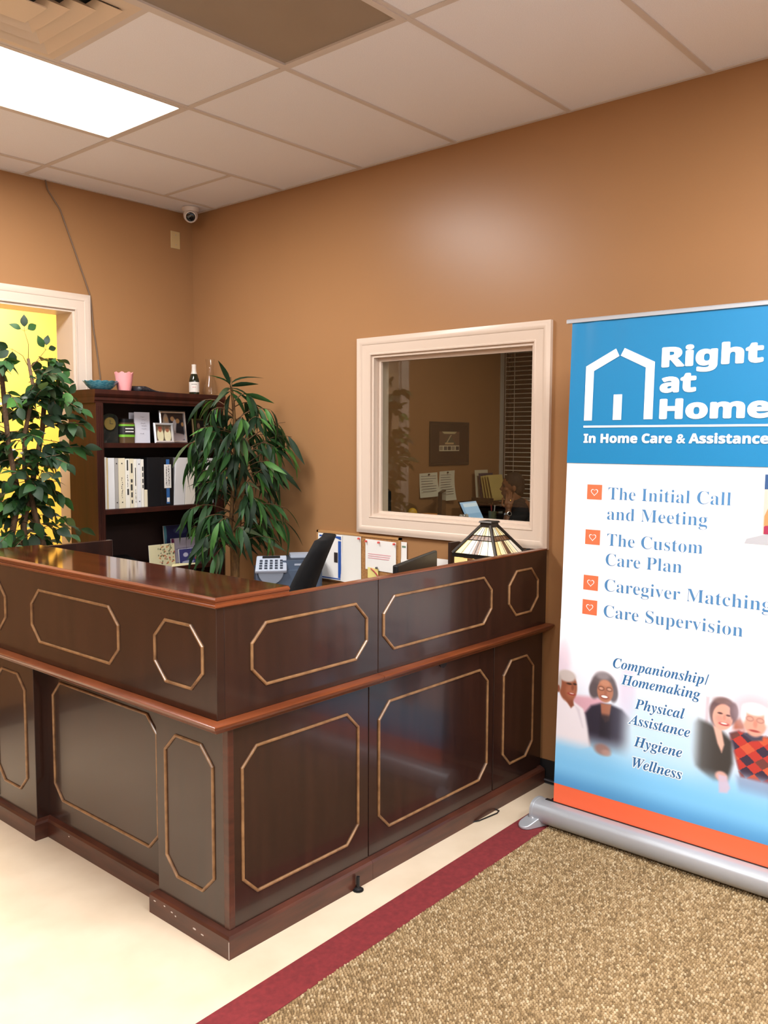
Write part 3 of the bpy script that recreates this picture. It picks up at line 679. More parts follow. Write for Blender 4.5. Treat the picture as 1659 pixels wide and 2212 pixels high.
for y,sgn in ((-2.853,1),(-3.785,-1)):
    out = []
    for i in range(14):
        a = PI/2+PI*i/13; out.append((-.088+.031*math.cos(a), .031*math.sin(a)))
    out += [(.02,-.031),(.02,.031)]
    ca_, sa_ = math.cos(.38*sgn), math.sin(.38*sgn)
    def fp(u, w_, z): return Vector((-.405+u*ca_+w_*sa_, y-u*sa_+w_*ca_, z))
    ft = MB().rings([[fp(u,w_,.007) for u,w_ in out],[fp(u,w_,.018+max(0,u+.115)*.42) for u,w_ in out]])
    fo = obj('foot', ft, M_alu, BN, smooth=True, bevel=.003)
    obj('screw', MB().lathe([(.007,0),(.007,.004),(.004,.006)],fp(-.058,0,.040),10), M_chrome, fo)

# ================================================================== THINGS ON THE BOOKCASE
M_turq = mat('turquoise_glaze', srgb(64,140,164), .2, noise=((60,60,200), srgb(120,186,200), 3, .4, .65))
bowl = MB(); br = .096; n_ = 40; rr = []
for k,(r,z) in enumerate([(.03,0),(.045,.002),(.062,.012),(.078,.028),(.090,.044),(.096,.052),(.092,.053),(.074,.030),(.05,.012),(.0,.008)]):
    sc_ = 1+.03*(k in (4,5,6)); rr.append([Vector((-.776+r*math.cos(2*PI*i/n_)*(1+.025*math.cos(14*2*PI*i/n_)*(k in (5,6))), -.175+r*math.sin(2*PI*i/n_)*(1+.025*math.cos(14*2*PI*i/n_)*(k in (5,6))), ZT0+z+(.003*math.cos(14*2*PI*i/n_) if k in (5,6) else 0))) for i in range(n_)])
obj('glazed_bowl', MB().rings(rr), M_turq, smooth=True, label='shallow turquoise fluted bowl on top of the bookcase', cat='bowl')
M_pink = mat('pink_ceramic', srgb(240,158,160), .4)
rr = []; n_ = 48
for k,(r,z) in enumerate([(.036,0),(.040,.02),(.046,.06),(.052,.098),(.0495,.098),(.044,.06),(.038,.012),(0,.010)]):
    rr.append([Vector((-.640+r*math.cos(2*PI*i/n_), -.20+r*math.sin(2*PI*i/n_), ZT0+z+(.014*abs(math.cos(4*2*PI*i/n_)) if k in (3,4) else 0))) for i in range(n_)])
obj('flower_cup', MB().rings(rr), M_pink, smooth=True, label='pink scalloped-rim pot on top of the bookcase', cat='pot')
# dark folder / cloth lying flat
dk = MB(); nx, ny = 14, 5; vs = []; fs = []
for i in range(nx+1):
    for j in range(ny+1):
        x = -.585+.33*i/nx; y = -.10-.16*j/ny; u = i/nx
        vs.append((x, y, ZT0+.004+.030*math.exp(-((u-.12)/.16)**2)*(1-.3*j/ny)+.012*(1-u)**2))
for i in range(nx):
    for j in range(ny): a = i*(ny+1)+j; fs.append((a,a+1,a+ny+2,a+ny+1))
dk.add(vs,fs); k0 = len(vs); dk.add([(x,y,ZT0) for x,y,z in vs],[tuple(reversed(f)) for f in fs])
edge = [i*(ny+1) for i in range(nx+1)]
for a,b in zip(edge,edge[1:]): dk.f += [(a,b,k0+b,k0+a),(a+ny,b+ny,k0+b+ny,k0+a+ny)]
dk.f += [tuple([j for j in range(ny+1)]+[k0+j for j in range(ny,-1,-1)]), tuple([nx*(ny+1)+j for j in range(ny+1)]+[k0+nx*(ny+1)+j for j in range(ny,-1,-1)])]
obj('folded_cloth', dk, mat('black_beaded_cloth',(.012,.012,.016),.5,noise=((220,220,220),(.2,.2,.25),2,.66,.72)), smooth='all', label='folded black sparkly cloth lying on top of the bookcase', cat='cloth')
# cider bottle
bt = thing('glass_bottle', (-.128,-.17,ZT0), 'dark green bottle with white label and white foil neck on the bookcase', 'bottle')
c0 = (-.128,-.17,ZT0)
obj('bottle_glass', MB().lathe([(.026,0),(.031,.004),(.031,.085),(.029,.100),(.022,.125),(.015,.140),(.013,.150),(.012,.185)],c0,24), mat('dark_green_glass',(.012,.016,.006),.08), bt, smooth=True)
lb = obj('bottle_label', MB().lathe([(.0316,.020),(.0318,.022),(.0318,.080),(.0316,.082)],c0,24), mat('bottle_label_paper',srgb(228,222,214),.6), bt, smooth=True)
fo = obj('neck_foil', MB().lathe([(.0195,.132),(.0165,.142),(.0145,.152),(.0138,.178),(.0142,.184),(.0142,.190),(.004,.192)],c0,20), mat('white_foil',srgb(224,216,206),.35), bt, smooth=True)
def on_cyl(mb, c, r, zc, ang0):
    mb.v = [(c[0]+r*math.cos(ang0+v[0]/r), c[1]+r*math.sin(ang0+v[0]/r), zc+v[1]) for v in mb.v]; return mb
a0 = math.atan2(CAM.y+.17, CAM.x+.128)
M_inkk = mat('black_ink',(.03,.03,.03),.6); M_inkr = mat('red_ink',srgb(190,70,66),.6)
tb = MB()
for k in range(7): tb.add([(-.018+k*.0052,0,0),(-.014+k*.0052,0,0),(-.0145+k*.0052,.004,0),(-.0175+k*.0052,.004,0)],[(0,1,2,3)])
obj('label_print', on_cyl(tb,c0,.0324,ZT0+.066,a0), M_inkk, lb)
tb = MB()
for k in range(4): tb.add([(-.011+k*.0056,0,0),(-.007+k*.0056,0,0),(-.0075+k*.0056,.004,0),(-.0105+k*.0056,.004,0)],[(0,1,2,3)])
obj('label_print', on_cyl(tb,c0,.0324,ZT0+.048,a0), M_inkr, lb)
# glass hurricane vase
obj('glass_vase', MB().lathe([(.040,0),(.046,.004),(.047,.02),(.043,.05),(.030,.10),(.022,.14),(.021,.17),(.026,.205),(.031,.225),(.0295,.225),(.0245,.205),(.0195,.17),(.0205,.14),(.0285,.10),(.0415,.05),(.0445,.02),(.038,.008)],(-.055,-.235,ZT0),32), M_glassvase, smooth=True, label='clear glass hurricane vase beside the bottle on the bookcase', cat='vase')
Z1_ = 1.555
# desk clock award
ck = thing('award_clock', (-.752,-.20,Z1_), 'clear acrylic award with round gold clock on the upper bookshelf', 'clock')
pr = [(-.052,0),(.052,0),(.052,.135)]+[(.052*math.cos(a), .135+.030*math.sin(a)) for a in [PI*i/10 for i in range(1,10)]]+[(-.052,.135)]
obj('acrylic_block', MB().rings([[Vector((-.752+a,-.225,Z1_+z)) for a,z in pr],[Vector((-.752+a,-.195,Z1_+z)) for a,z in pr]]), mat('smoky_acrylic',(.05,.05,.045),.05,trans=.55), ck)
def disc(cx,cy,cz,r,th,n=28): return MB().lathe([(r*.97,0),(r,th*.3),(r*.96,th)],(0,0,0),n).xform(Matrix.Translation((cx,cy,cz)) @ Matrix.Rotation(PI/2,4,'X'))
df = obj('clock_face', disc(-.756,-.226,Z1_+.108,.037,.006), mat('gold_dial',srgb(214,186,112),.25,metal=.8), ck, smooth=True)
hd = MB().box(-.757,-.755,-.234,-.2325,Z1_+.106,Z1_+.130).box(-.758,-.738,-.234,-.2325,Z1_+.107,Z1_+.109); obj('clock_hands', hd, M_inkk, df)
# snack jar
jr = thing('labelled_jar', (-.642,-.215,Z1_), 'smoky jar with black and green label on the upper bookshelf', 'jar')
def rbox(cx,cy,z0,w_,d_,h_,r=.01):
    mb = MB(); pts = []
    for sx,sy,a in ((1,1,0),(-1,1,PI/2),(-1,-1,PI),(1,-1,1.5*PI)):
        for i in range(4): t = a+PI/2*i/3; pts.append((cx+sx*(w_/2-r)+r*math.cos(t), cy+sy*(d_/2-r)+r*math.sin(t)))
    return mb.rings([[Vector((x,y,z0)) for x,y in pts],[Vector((x,y,z0+h_)) for x,y in pts]])
obj('jar_body', rbox(-.642,-.215,Z1_,.088,.06,.115,.018), mat('smoky_plastic',srgb(92,72,50),.2), jr, smooth=True)
obj('jar_label', rbox(-.642,-.2155,Z1_+.034,.0895,.0615,.072,.018), mat('lime_label',srgb(120,182,56),.5), jr, smooth=True)
lb = obj('label_band', rbox(-.642,-.216,Z1_+.048,.09,.062,.048,.018), mat('black_label',(.02,.02,.02),.5), jr, smooth=True)
obj('jar_lid', rbox(-.642,-.215,Z1_+.115,.08,.055,.022,.018), M_blackp, jr, smooth=True)
for i in range(2):
    t = MB()
    for k in range(7): t.box(-.668+k*.0078,-.6625+k*.0078,-.2482,-.2475,Z1_+.078-.017*i,Z1_+.085-.017*i)
    obj('label_print',t,M_white,lb)
# card
gc = thing('folded_card', (-.545,-.2,Z1_), 'tall white folded card with faint handwriting on the upper bookshelf', 'card')
obj('card_front', MB().add([(-.600,-.235,Z1_),(-.490,-.225,Z1_),(-.490,-.222,Z1_+.178),(-.600,-.232,Z1_+.178),(-.600,-.2335,Z1_),(-.490,-.2235,Z1_),(-.490,-.2205,Z1_+.178),(-.600,-.2305,Z1_+.178)],[(0,1,2,3),(7,6,5,4),(0,4,5,1),(1,5,6,2),(2,6,7,3),(3,7,4,0)]), mat('cool_white_card',srgb(214,214,226),.6), gc)
obj('card_back', MB().box(-.598,-.489,-.175,-.1735,Z1_,Z1_+.176), mat('cool_white_card',srgb(214,214,226),.6), gc)
random.seed(5)
scr = MB()
for i,(x,z) in enumerate(((-.56,.15),(-.55,.135),(-.555,.115),(-.55,.10),(-.55,.085),(-.56,.055))):
    l = random.uniform(.02,.035); y_ = -.235+(x+.60)*.091
    pts = [(x+l*k/8, y_-.0012+l*k/8*.09, Z1_+z+random.uniform(-.003,.003)) for k in range(9)]; scr.tube(pts,.0006,4)
obj('handwriting', scr, mat('grey_ink',srgb(130,130,150),.6), gc)

def photo_frame(name, x0, x1, y, z0, z1, bw, mf, colfn, label, nu=60, nv=60, lean=.12, mat_in=None, depth=.012, cat='picture frame'):
    t = thing(name, ((x0+x1)/2, y, z0), label, cat)
    def P3(x,z,off): return Vector((x, y-off+(z-z0)*lean, z))
    mb = MB(); pr = [(0,0),(0,.004),(bw*.2,depth*.8),(bw*.6,depth),(bw,depth*.7),(bw,0)]
    cs = [((x0+bw,z0+bw),(-1,-1)),((x1-bw,z0+bw),(1,-1)),((x1-bw,z1-bw),(1,1)),((x0+bw,z1-bw),(-1,1))]
    mb.rings([[P3(a+da*w_,b+db*w_,d) for w_,d in pr] for (a,b),(da,db) in cs], closed=True)
    obj('frame_moulding', mb, mf, t, smooth=True)
    obj('backing', MB().add([P3(x0+.004,z0+.004,0),P3(x1-.004,z0+.004,0),P3(x1-.004,z1-.004,0),P3(x0+.004,z1-.004,0)]+[P3(x0+.004,z0+.004,-.006),P3(x1-.004,z0+.004,-.006),P3(x1-.004,z1-.004,-.006),P3(x0+.004,z1-.004,-.006)],[(0,1,2,3),(7,6,5,4),(0,4,5,1),(1,5,6,2),(2,6,7,3),(3,7,4,0)]), M_blackp, t)
    if lean > .01: obj('easel_leg', MB().add([P3((x0+x1)/2-.02,z0+(z1-z0)*.6,-.006),P3((x0+x1)/2+.02,z0+(z1-z0)*.6,-.006),Vector(((x0+x1)/2+.02,y+.062,z0)),Vector(((x0+x1)/2-.02,y+.062,z0)),P3((x0+x1)/2-.02,z0+(z1-z0)*.56,-.006),P3((x0+x1)/2+.02,z0+(z1-z0)*.56,-.006),Vector(((x0+x1)/2+.02,y+.058,z0)),Vector(((x0+x1)/2-.02,y+.058,z0))],[(0,1,2,3),(7,6,5,4),(0,4,5,1),(1,5,6,2),(2,6,7,3),(3,7,4,0)]), M_blackp, t)
    L0 = np.array(ORG[t.name])
    def pc_(U,V):
        x = x0+bw+U*(x1-x0-2*bw); z = z0+bw+V*(z1-z0-2*bw); return np.stack([x, y-.0015+(z-z0)*lean, z],1)-L0[None]
    me = grid_color_mesh('photo_print', nu, nv, pc_, colfn); me.materials.append(M_ink)
    o = bpy.data.objects.new('photo_print', me); col.objects.link(o); o.parent = t; ORG[o.name] = ORG[t.name]
    return t
def blobs(bgc, items):
    def f(U,V):
        C = np.repeat(np.asarray(bgc,float)[None],len(U),0)
        for (cx,cy,rx,ry_,c) in items:
            r = np.sqrt(((U-cx)/rx)**2+((V-cy)/ry_)**2); m = 1-sstep(.88,1.1,r); C = C*(1-m[:,None])+np.asarray(c,float)[None]*m[:,None]
        return C
    return f
photo_frame('silver_photo_frame', -.480,-.345,-.255,Z1_,Z1_+.118,.014,M_chrome,
    blobs((96,82,66),[(.28,.35,.22,.45,(214,206,170)),(.75,.35,.23,.45,(220,212,176)),(.28,.72,.12,.17,(150,92,66)),(.75,.72,.12,.17,(146,92,66)),(.28,.84,.12,.08,(120,50,34)),(.75,.84,.12,.07,(90,60,44)),(.51,.5,.02,.6,(60,50,40))]),
    'small silver photo frame holding two portraits side by side on the upper bookshelf')
photo_frame('silver_photo_frame', -.375,-.185,-.165,Z1_,Z1_+.195,.016,M_chrome,
    blobs((62,44,38),[(.35,.35,.3,.5,(44,40,50)),(.6,.4,.12,.4,(216,210,214)),(.85,.3,.22,.5,(40,38,50)),(.2,.5,.15,.5,(182,160,140)),(.22,.78,.09,.09,(206,164,120)),(.5,.80,.09,.09,(206,160,112)),(.74,.72,.09,.09,(206,158,104)),(.95,.6,.06,.08,(210,160,104)),(.5,.12,.6,.16,(190,176,180))]),
    'large silver photo frame with a family group on the upper bookshelf')
photo_frame('gilt_photo_frame', -.165,-.062,-.20,Z1_,Z1_+.15,.012,mat('antique_gilt',srgb(120,104,70),.4,metal=.6),
    blobs((26,22,20),[(.5,.4,.3,.4,(70,60,50)),(.5,.75,.14,.14,(150,120,96))]),
    'dark gilt frame half hidden by palm leaves on the upper bookshelf')

# binders on the second shelf -------------------------------------------------
Z2_ = 1.182
M_bw = mat('white_vinyl_binder', srgb(236,232,222), .45); M_bcream = mat('cream_vinyl_binder', srgb(226,216,190), .5); M_bk = mat('black_vinyl_binder', (.010,.010,.012), .35)
M_bw2 = mat('cool_white_binder', srgb(226,226,228), .45)
def binder(x0, wd, ht, m, lab, lean=0., y=-.262, marks=(), cat='binder', tag=None, hole=True, dp=.235):
    t = thing('ring_binder', (x0+wd/2, -.14, Z2_+.001), lab, cat, 'ring binders on the second shelf')
    Sh = Matrix.Identity(4); Sh[0][2] = lean
    Tm = Matrix.Translation((x0,0,Z2_+.001)) @ Sh
    def pb(name, mb, mm, par, **k): return obj(name, mb.xform(Tm), mm, par, **k)
    sp = pb('spine', MB().box(0,wd,y,y+.004,0,ht), m, t, bevel=.0012)
    pb('cover', MB().box(0,.003,y+.004,y+dp,0,ht), m, t); pb('cover', MB().box(wd-.003,wd,y+.004,y+dp,0,ht), m, t)
    pb('pages', MB().box(.005,wd-.005,y+.02,y+dp-.01,.006,ht-.012), M_white, t)
    if hole and wd > .02:
        for z in (.035, ht-.03): pb('finger_rivet', MB().lathe([(.0035,0),(.0035,.002)],(0,0,0),10).xform(Matrix.Translation((wd/2,y,z)) @ Matrix.Rotation(PI/2,4,'X')), M_blackp, sp)
    mk = MB()
    for (u,z0,z1,ww) in marks: mk.box(wd*u-ww/2,wd*u+ww/2,y-.0006,y,z0,z1)
    if marks: pb('marker_writing', mk, M_inkk, sp)
    if tag:
        z0,z1,u0,u1,mm = tag; pb('spine_label', MB().box(wd*u0,wd*u1,y-.001,y,z0,z1), mm, sp)
    return t
def scrawl(u, z0, z1, w_, seed, step=.009):
    random.seed(seed); out = []; z = z0
    while z < z1:
        h = random.uniform(.003,.008); out.append((u+random.uniform(-.06,.06), z, z+h, w_*random.uniform(.5,1.1))); z += h+random.uniform(.002,step*.6)
    return out
hb_ = .292
binder(-.838,.036,hb_,M_bw,'white binder with pencilled spine at the left end of the shelf',marks=scrawl(.45,.13,.26,.006,1,.006),hole=False)
binder(-.800,.005,hb_-.004,mat('manila_card',srgb(226,196,130),.6),'thin manila folder wedged between white binders',hole=False,cat='folder')
binder(-.793,.040,hb_-.004,M_bw2,'blank white binder beside the manila folder',hole=False)
binder(-.751,.022,hb_-.006,mat('grey_binder',srgb(168,164,160),.5),'narrow grey binder with a top rivet')
binder(-.727,.042,hb_-.006,M_bcream,'wide cream binder with faint vertical writing and two rivets',marks=scrawl(.5,.06,.17,.005,3,.012))
binder(-.683,.027,hb_-.010,M_bw,'white binder with heavy blacked-out marker strokes low and high',marks=[(.5,.215,.275,.009),(.55,.075,.11,.011)]+scrawl(.5,.12,.19,.005,4),hole=False)
binder(-.654,.024,hb_-.010,M_bcream,'cream binder with thick black marker blocks down its spine',marks=[(.5,.20,.255,.010),(.45,.145,.165,.011),(.4,.10,.135,.012),(.45,.06,.09,.010),(.5,.025,.045,.009)],hole=False)
binder(-.628,.020,hb_-.012,M_bw,'narrow white binder with one long black stroke',marks=[(.5,.125,.23,.005)]+scrawl(.5,.03,.10,.004,5),hole=False)
binder(-.606,.024,hb_-.012,M_bw2,'white binder with bottom rivet next to the marker-blocked ones',marks=[])
binder(-.580,.018,hb_-.014,M_bw,'last white binder of the left run with dashed black writing',marks=[(.6,.14,.165,.008),(.6,.175,.20,.007),(.6,.21,.235,.008),(.6,.11,.13,.007)],hole=False)
binder(-.559,.020,.10,M_bcream,'short cream booklet between the white and black binders',hole=False,cat='booklet')
binder(-.536,.090,hb_-.004,M_bk,'wide plain black binder in the middle of the shelf',hole=False)
bk = binder(-.444,.085,hb_-.006,M_bk,'black binder with white taped note over a blue spine label',hole=False,tag=(.012,.275,.42,.68,mat('blue_spine_label',srgb(52,104,170),.5)))
t_ = Matrix.Translation((-.444,0,Z2_+.001))
nt_ = obj('taped_note', MB().box(.020,.068,-.2650,-.2632,.105,.245).xform(t_), M_white, bk)
mk = MB()
for (u,z0,z1,ww) in scrawl(.3,.12,.235,.008,8)+scrawl(.7,.12,.235,.008,9): mk.box(.022+.044*u-ww/2,.022+.044*u+ww/2,-.2656,-.2650,z0,z1)
obj('note_writing', mk.xform(t_), M_inkk, nt_)
obj('barcode', MB().box(.038,.056,-.2640,-.263,.022,.048).xform(t_), M_white, bk)
binder(-.356,.075,hb_-.008,M_bw2,'leaning white binder with grey pencilled words beside the black ones',lean=.075,marks=[],hole=False)
binder(-.276,.072,hb_-.010,M_bw,'second leaning white binder behind the palm leaves',lean=.07,hole=False)
binder(-.188,.045,hb_-.012,M_bk,'narrow black binder behind the palm leaves',lean=.07,hole=False)
binder(-.112,.05,hb_-.014,M_bw2,'rightmost white binder on the second shelf, mostly behind leaves',lean=0,hole=False)

# third shelf ------------------------------------------------------------------
Z3_ = .815
bx = thing('greeting_card', (-.43,-.24,Z3_), 'cream greeting card with small red and green flowers on the third bookshelf', 'card')
def flor(U,V):
    C = np.repeat(np.array([[214,206,168.]]),len(U),0); r_ = np.random.default_rng(3)
    for i in range(70):
        cx, cy = r_.uniform(.35,1), r_.uniform(0,1); c = [(176,70,58),(92,104,66),(70,74,60),(200,120,60)][r_.integers(4)]
        m = 1-sstep(.8,1.2,np.hypot((U-cx)/r_.uniform(.012,.035),(V-cy)/r_.uniform(.012,.05))); C = C*(1-m[:,None])+np.array([c],float)*m[:,None]
    return C
L0 = np.array(ORG[bx.name])
me = grid_color_mesh('card_print',60,50,lambda U,V: np.stack([-.527+U*.18,-.2558+V*.012,Z3_+V*.137],1)-L0[None],flor); me.materials.append(M_ink)
o = bpy.data.objects.new('card_print',me); col.objects.link(o); o.parent = bx; ORG[o.name] = ORG[bx.name]
obj('card_back', MB().add([(-.527,-.2545,Z3_),(-.347,-.2545,Z3_),(-.347,-.2425,Z3_+.137),(-.527,-.2425,Z3_+.137),(-.527,-.2525,Z3_),(-.347,-.2525,Z3_),(-.347,-.2405,Z3_+.137),(-.527,-.2405,Z3_+.137)],[(0,1,2,3),(7,6,5,4),(0,4,5,1),(1,5,6,2),(2,6,7,3),(3,7,4,0)]), M_white, bx)
obj('card_strut', MB().add([(-.46,-.2425,Z3_+.09),(-.42,-.2425,Z3_+.09),(-.42,-.20,Z3_),(-.46,-.20,Z3_),(-.46,-.2405,Z3_+.09),(-.42,-.2405,Z3_+.09),(-.42,-.198,Z3_),(-.46,-.198,Z3_)],[(0,1,2,3),(7,6,5,4),(0,4,5,1),(1,5,6,2),(2,6,7,3),(3,7,4,0)]), M_white, bx)
def booklet(x0,x1,y,z1,c,lab,items,lean=.1):
    t = thing('booklet', ((x0+x1)/2,y,Z3_), lab, 'booklet', 'booklets on the third shelf'); L0 = np.array(ORG[t.name])
    me = grid_color_mesh('cover_print',40,50,lambda U,V: np.stack([x0+U*(x1-x0),y-.0055+V*(z1-Z3_)*lean,Z3_+V*(z1-Z3_)],1)-L0[None],blobs(c,items)); me.materials.append(M_ink)
    o = bpy.data.objects.new('cover_print',me); col.objects.link(o); o.parent = t; ORG[o.name] = ORG[t.name]
    h = (z1-Z3_)*lean
    obj('pages', MB().add([(x0,y-.005,Z3_),(x1,y-.005,Z3_),(x1,y-.005+h,z1),(x0,y-.005+h,z1),(x0,y+.004,Z3_),(x1,y+.004,Z3_),(x1,y+.004+h,z1),(x0,y+.004+h,z1)],[(0,1,2,3),(7,6,5,4),(0,4,5,1),(1,5,6,2),(2,6,7,3),(3,7,4,0)]), M_white, t)
booklet(-.300,-.125,-.085,1.040,(38,40,86),'tall dark blue booklet with teal spine at the back of the third shelf',[(.05,.8,.06,.3,(90,150,166)),(.7,.85,.3,.1,(70,76,120))])
booklet(-.295,-.110,-.150,.965,(196,188,204),'grey lilac booklet with maroon edge in the middle of the pile',[(.05,.5,.07,.7,(110,36,78)),(.55,.55,.4,.05,(150,140,170))])
booklet(-.290,-.135,-.215,.905,(58,58,118),'small navy leaflet with white lettering at the front of the third shelf',[(.3,.6,.12,.15,(190,190,214)),(.6,.65,.08,.12,(190,190,214)),(.85,.6,.2,.2,(160,120,110)),(.85,.3,.12,.12,(190,70,52)),(.4,.1,.3,.1,(170,176,200))])
booklet(-.130,-.062,-.185,.905,(224,222,216),'white leaflet at the right end of the third shelf',[])
pn = thing('card_reader', (-.62,-.21,Z3_), 'black boxy device with row of small buttons on the third bookshelf', 'device')
obj('device_body', MB().add([(-.76,-.28,Z3_),(-.56,-.28,Z3_),(-.56,-.06,Z3_),(-.76,-.06,Z3_),(-.76,-.27,Z3_+.03),(-.56,-.27,Z3_+.03),(-.56,-.06,Z3_+.075),(-.76,-.06,Z3_+.075)],[(3,2,1,0),(4,5,6,7),(0,1,5,4),(1,2,6,5),(2,3,7,6),(3,0,4,7)]), M_blackp, pn, bevel=.004)
bn_ = MB()
for k in range(6): bn_.box(-.745+k*.03,-.728+k*.03,-.26,-.245,Z3_+.032,Z3_+.040)
obj('device_buttons', bn_, mat('pale_keys',srgb(190,186,170),.5), pn)
obj('loose_sheet', MB().add([(-.40,-.285,Z3_+.001),(-.22,-.29,Z3_+.001),(-.20,-.25,Z3_+.002),(-.36,-.245,Z3_+.012),(-.40,-.285,Z3_+.002),(-.22,-.29,Z3_+.002),(-.20,-.25,Z3_+.003),(-.36,-.245,Z3_+.0135)],[(3,2,1,0),(4,5,6,7),(0,1,5,4),(1,2,6,5),(2,3,7,6),(3,0,4,7)]), mat('pale_yellow_paper',srgb(232,222,176),.6), label='pale yellow loose sheet on the edge of the third bookshelf', cat='paper')

# ================================================================== WALL AND CEILING FITTINGS
M_ivory = mat('ivory_plastic', srgb(198,172,124), .4)
wp = thing('wall_plate', (-.131,-.004,2.76), 'blank ivory wall plate high in the back corner', 'wall plate')
obj('plate', MB().box(-.166,-.097,-.006,0,2.762,2.868), M_ivory, wp, bevel=.003)
for z in (2.785,2.845): obj('screw', MB().lathe([(.003,0),(.003,.002)],(0,0,0),8).xform(Matrix.Translation((-.131,-.006,z)) @ Matrix.Rotation(PI/2,4,'X')), M_chrome, wp)
sc_ = thing('security_camera', (-.115,-.14,H-.09), 'white dome security camera on the ceiling in the corner', 'camera')
obj('mount', MB().lathe([(.052,H-.001),(.052,H-.012),(.046,H-.024),(.030,H-.03)],(-.115,-.14,0),24), mat('white_plastic',srgb(218,208,202),.4), sc_, smooth=True)
obj('ball_housing', MB().ellipsoid((-.115,-.14,H-.045),(.044,.044,.044),24,14), mat('white_plastic',srgb(218,208,202),.4), sc_, smooth='all')
ld = (CAM-Vector((-.115,-.14,H-.045))).normalized(); ld = (ld+Vector((0,0,-.22))).normalized()
q_ = Vector((0,0,1)).rotation_difference(ld).to_matrix().to_4x4()
ring_ = obj('lens_ring', MB().lathe([(.034,.024),(.034,.046),(.029,.048),(.027,.040)],(0,0,0),24).xform(Matrix.Translation((-.115,-.14,H-.045)) @ q_), mat('white_plastic',srgb(218,208,202),.4), sc_, smooth=True)
obj('lens', MB().lathe([(.0275,.040),(.022,.043),(.010,.045),(.0,.0455)],(0,0,0),24).xform(Matrix.Translation((-.115,-.14,H-.045)) @ q_), mat('dark_lens',(.006,.005,.006),.08), sc_, smooth=True)
obj('wall_cable', MB().tube([(-.99,-.02,H-.005),(-.97,-.006,H-.05),(-.90,-.006,2.85),(-.82,-.006,2.645),(-.755,-.008,2.47),(-.728,-.010,2.39),(-.712,-.006,2.22),(-.692,-.006,2.08),(-.675,-.006,1.94),(-.672,-.004,1.80)],.0042,8), mat('grey_brown_cable',srgb(112,90,72),.5), smooth='all', label='thin grey cable hanging down the back wall from ceiling to bookcase', cat='cable')
obj('floor_wire', MB().tube([(-.62,-2.615,.006),(-.56,-2.640,.004),(-.50,-2.648,.004),(-.45,-2.655,.004),(-.425,-2.648,.004),(-.425,-2.632,.006),(-.44,-2.60,.01)],.0028,8), M_blackp, smooth='all', label='loop of thin black wire on the floor under the desk return', cat='cable')
obj('baseboard_wire', MB().tube([(-.024,-2.62,.018),(-.025,-2.9,.014),(-.024,-3.4,.015),(-.026,-4.4,.012)],.0045,8), mat('grey_cord',srgb(110,112,120),.4), smooth='all', label='grey cord lying along the black baseboard beside the desk return', cat='cable')

# ================================================================== BEHIND THE DESK
WT = thing('work_table', (-.36,-1.21,0), 'plain dark work table along the right wall behind the reception desk', 'table')
obj('table_top', MB().box(-.66,-.03,-1.50,-.92,.73,.76), M_woodh, WT, bevel=.003)
for x in (-.64,-.10):
    for y in (-1.47,-.98): obj('leg', MB().box(x,x+.05,y,y+.05,0,.73), M_wood, WT)
# cork board with papers
cb = thing('cork_board', (-.01,-1.44,.79), 'cork board leaning on the wall below the window frame', 'board')
M_cork = mat('cork', srgb(176,128,76), .8, noise=((120,120,120), srgb(148,100,56), 4, .4, .7))
obj('cork_sheet', MB().box(-.012,-.002,-1.745,-1.135,.79,1.064), M_cork, cb)
fmb = MB().box(-.016,-.001,-1.748,-1.132,1.058,1.070).box(-.016,-.001,-1.748,-1.736,.79,1.07).box(-.016,-.001,-1.144,-1.132,.79,1.07)
obj('cork_frame', fmb, mat('tan_frame',srgb(186,140,90),.5), cb)
def sheet(name, y0, y1, z0, z1, x, m, lab, curl=.0, cat='paper', group='papers pinned to the cork board', skew=0.):
    t = thing(name, (x,(y0+y1)/2,z0), lab, cat, group)
    mb = MB(); vs = []; fs = []; nn = 8
    for i in range(nn+1):
        for j in range(nn+1):
            u, v = i/nn, j/nn
            vs.append((x-curl*(1-v)**2*math.sin(u*PI*.9+.4)-.0004, y1+(y0-y1)*u, z1+(z0-z1)*(1-v)+skew*u))
    for i in range(nn):
        for j in range(nn): a = i*(nn+1)+j; fs.append((a,a+1,a+nn+2,a+nn+1))
    mb.add(vs,fs); k = len(vs); mb.add([(a+.0008,b,c) for a,b,c in vs],[tuple(reversed(f)) for f in fs])
    obj('sheet', mb, m, t, smooth='all'); return t
def pin(t, y, z, m, x=-.02, nm='push_pin'): return obj(nm, MB().lathe([(.004,0),(.006,.002),(.004,.006),(.006,.011)],(0,0,0),10).xform(Matrix.Translation((x,y,z)) @ Matrix.Rotation(-PI/2,4,'Y')), m, t, smooth=True)
M_redp = mat('red_pin', srgb(224,92,84), .4)
a_ = sheet('pinned_flyer',-1.336,-1.148,.80,1.056,-.020,M_white,'white flyer with blue arch and bar behind the office chair',cat='flyer')
bl_ = mat('flyer_blue',srgb(40,84,166),.5)
fb = MB().box(-.0222,-.0212,-1.328,-1.306,.815,1.020)
pts = [(-1.328,1.046),(-1.16,1.046)]+[(-1.16-.168*i/8, 1.036-.012*math.cos(PI*(i/8-.5))*-1-.01*(i/8)) for i in range(9)]
fb.add([(-.0222,y,z) for y,z in pts],[tuple(range(len(pts)))]); fb.box(-.0222,-.0212,-1.328,-1.155,.806,.812)
obj('blue_print', fb, bl_, a_); obj('photo_print', MB().box(-.0226,-.0212,-1.302,-1.275,.90,.955), mat('dark_photo',srgb(50,42,40),.5), a_)
pin(a_,-1.245,1.05,M_redp,-.022)
a_ = sheet('pinned_letter',-1.472,-1.326,.80,1.056,-.016,mat('white_letter',srgb(228,226,220),.7),'crumpled white letter pinned at the middle of the cork board',curl=.02)
ln = MB()
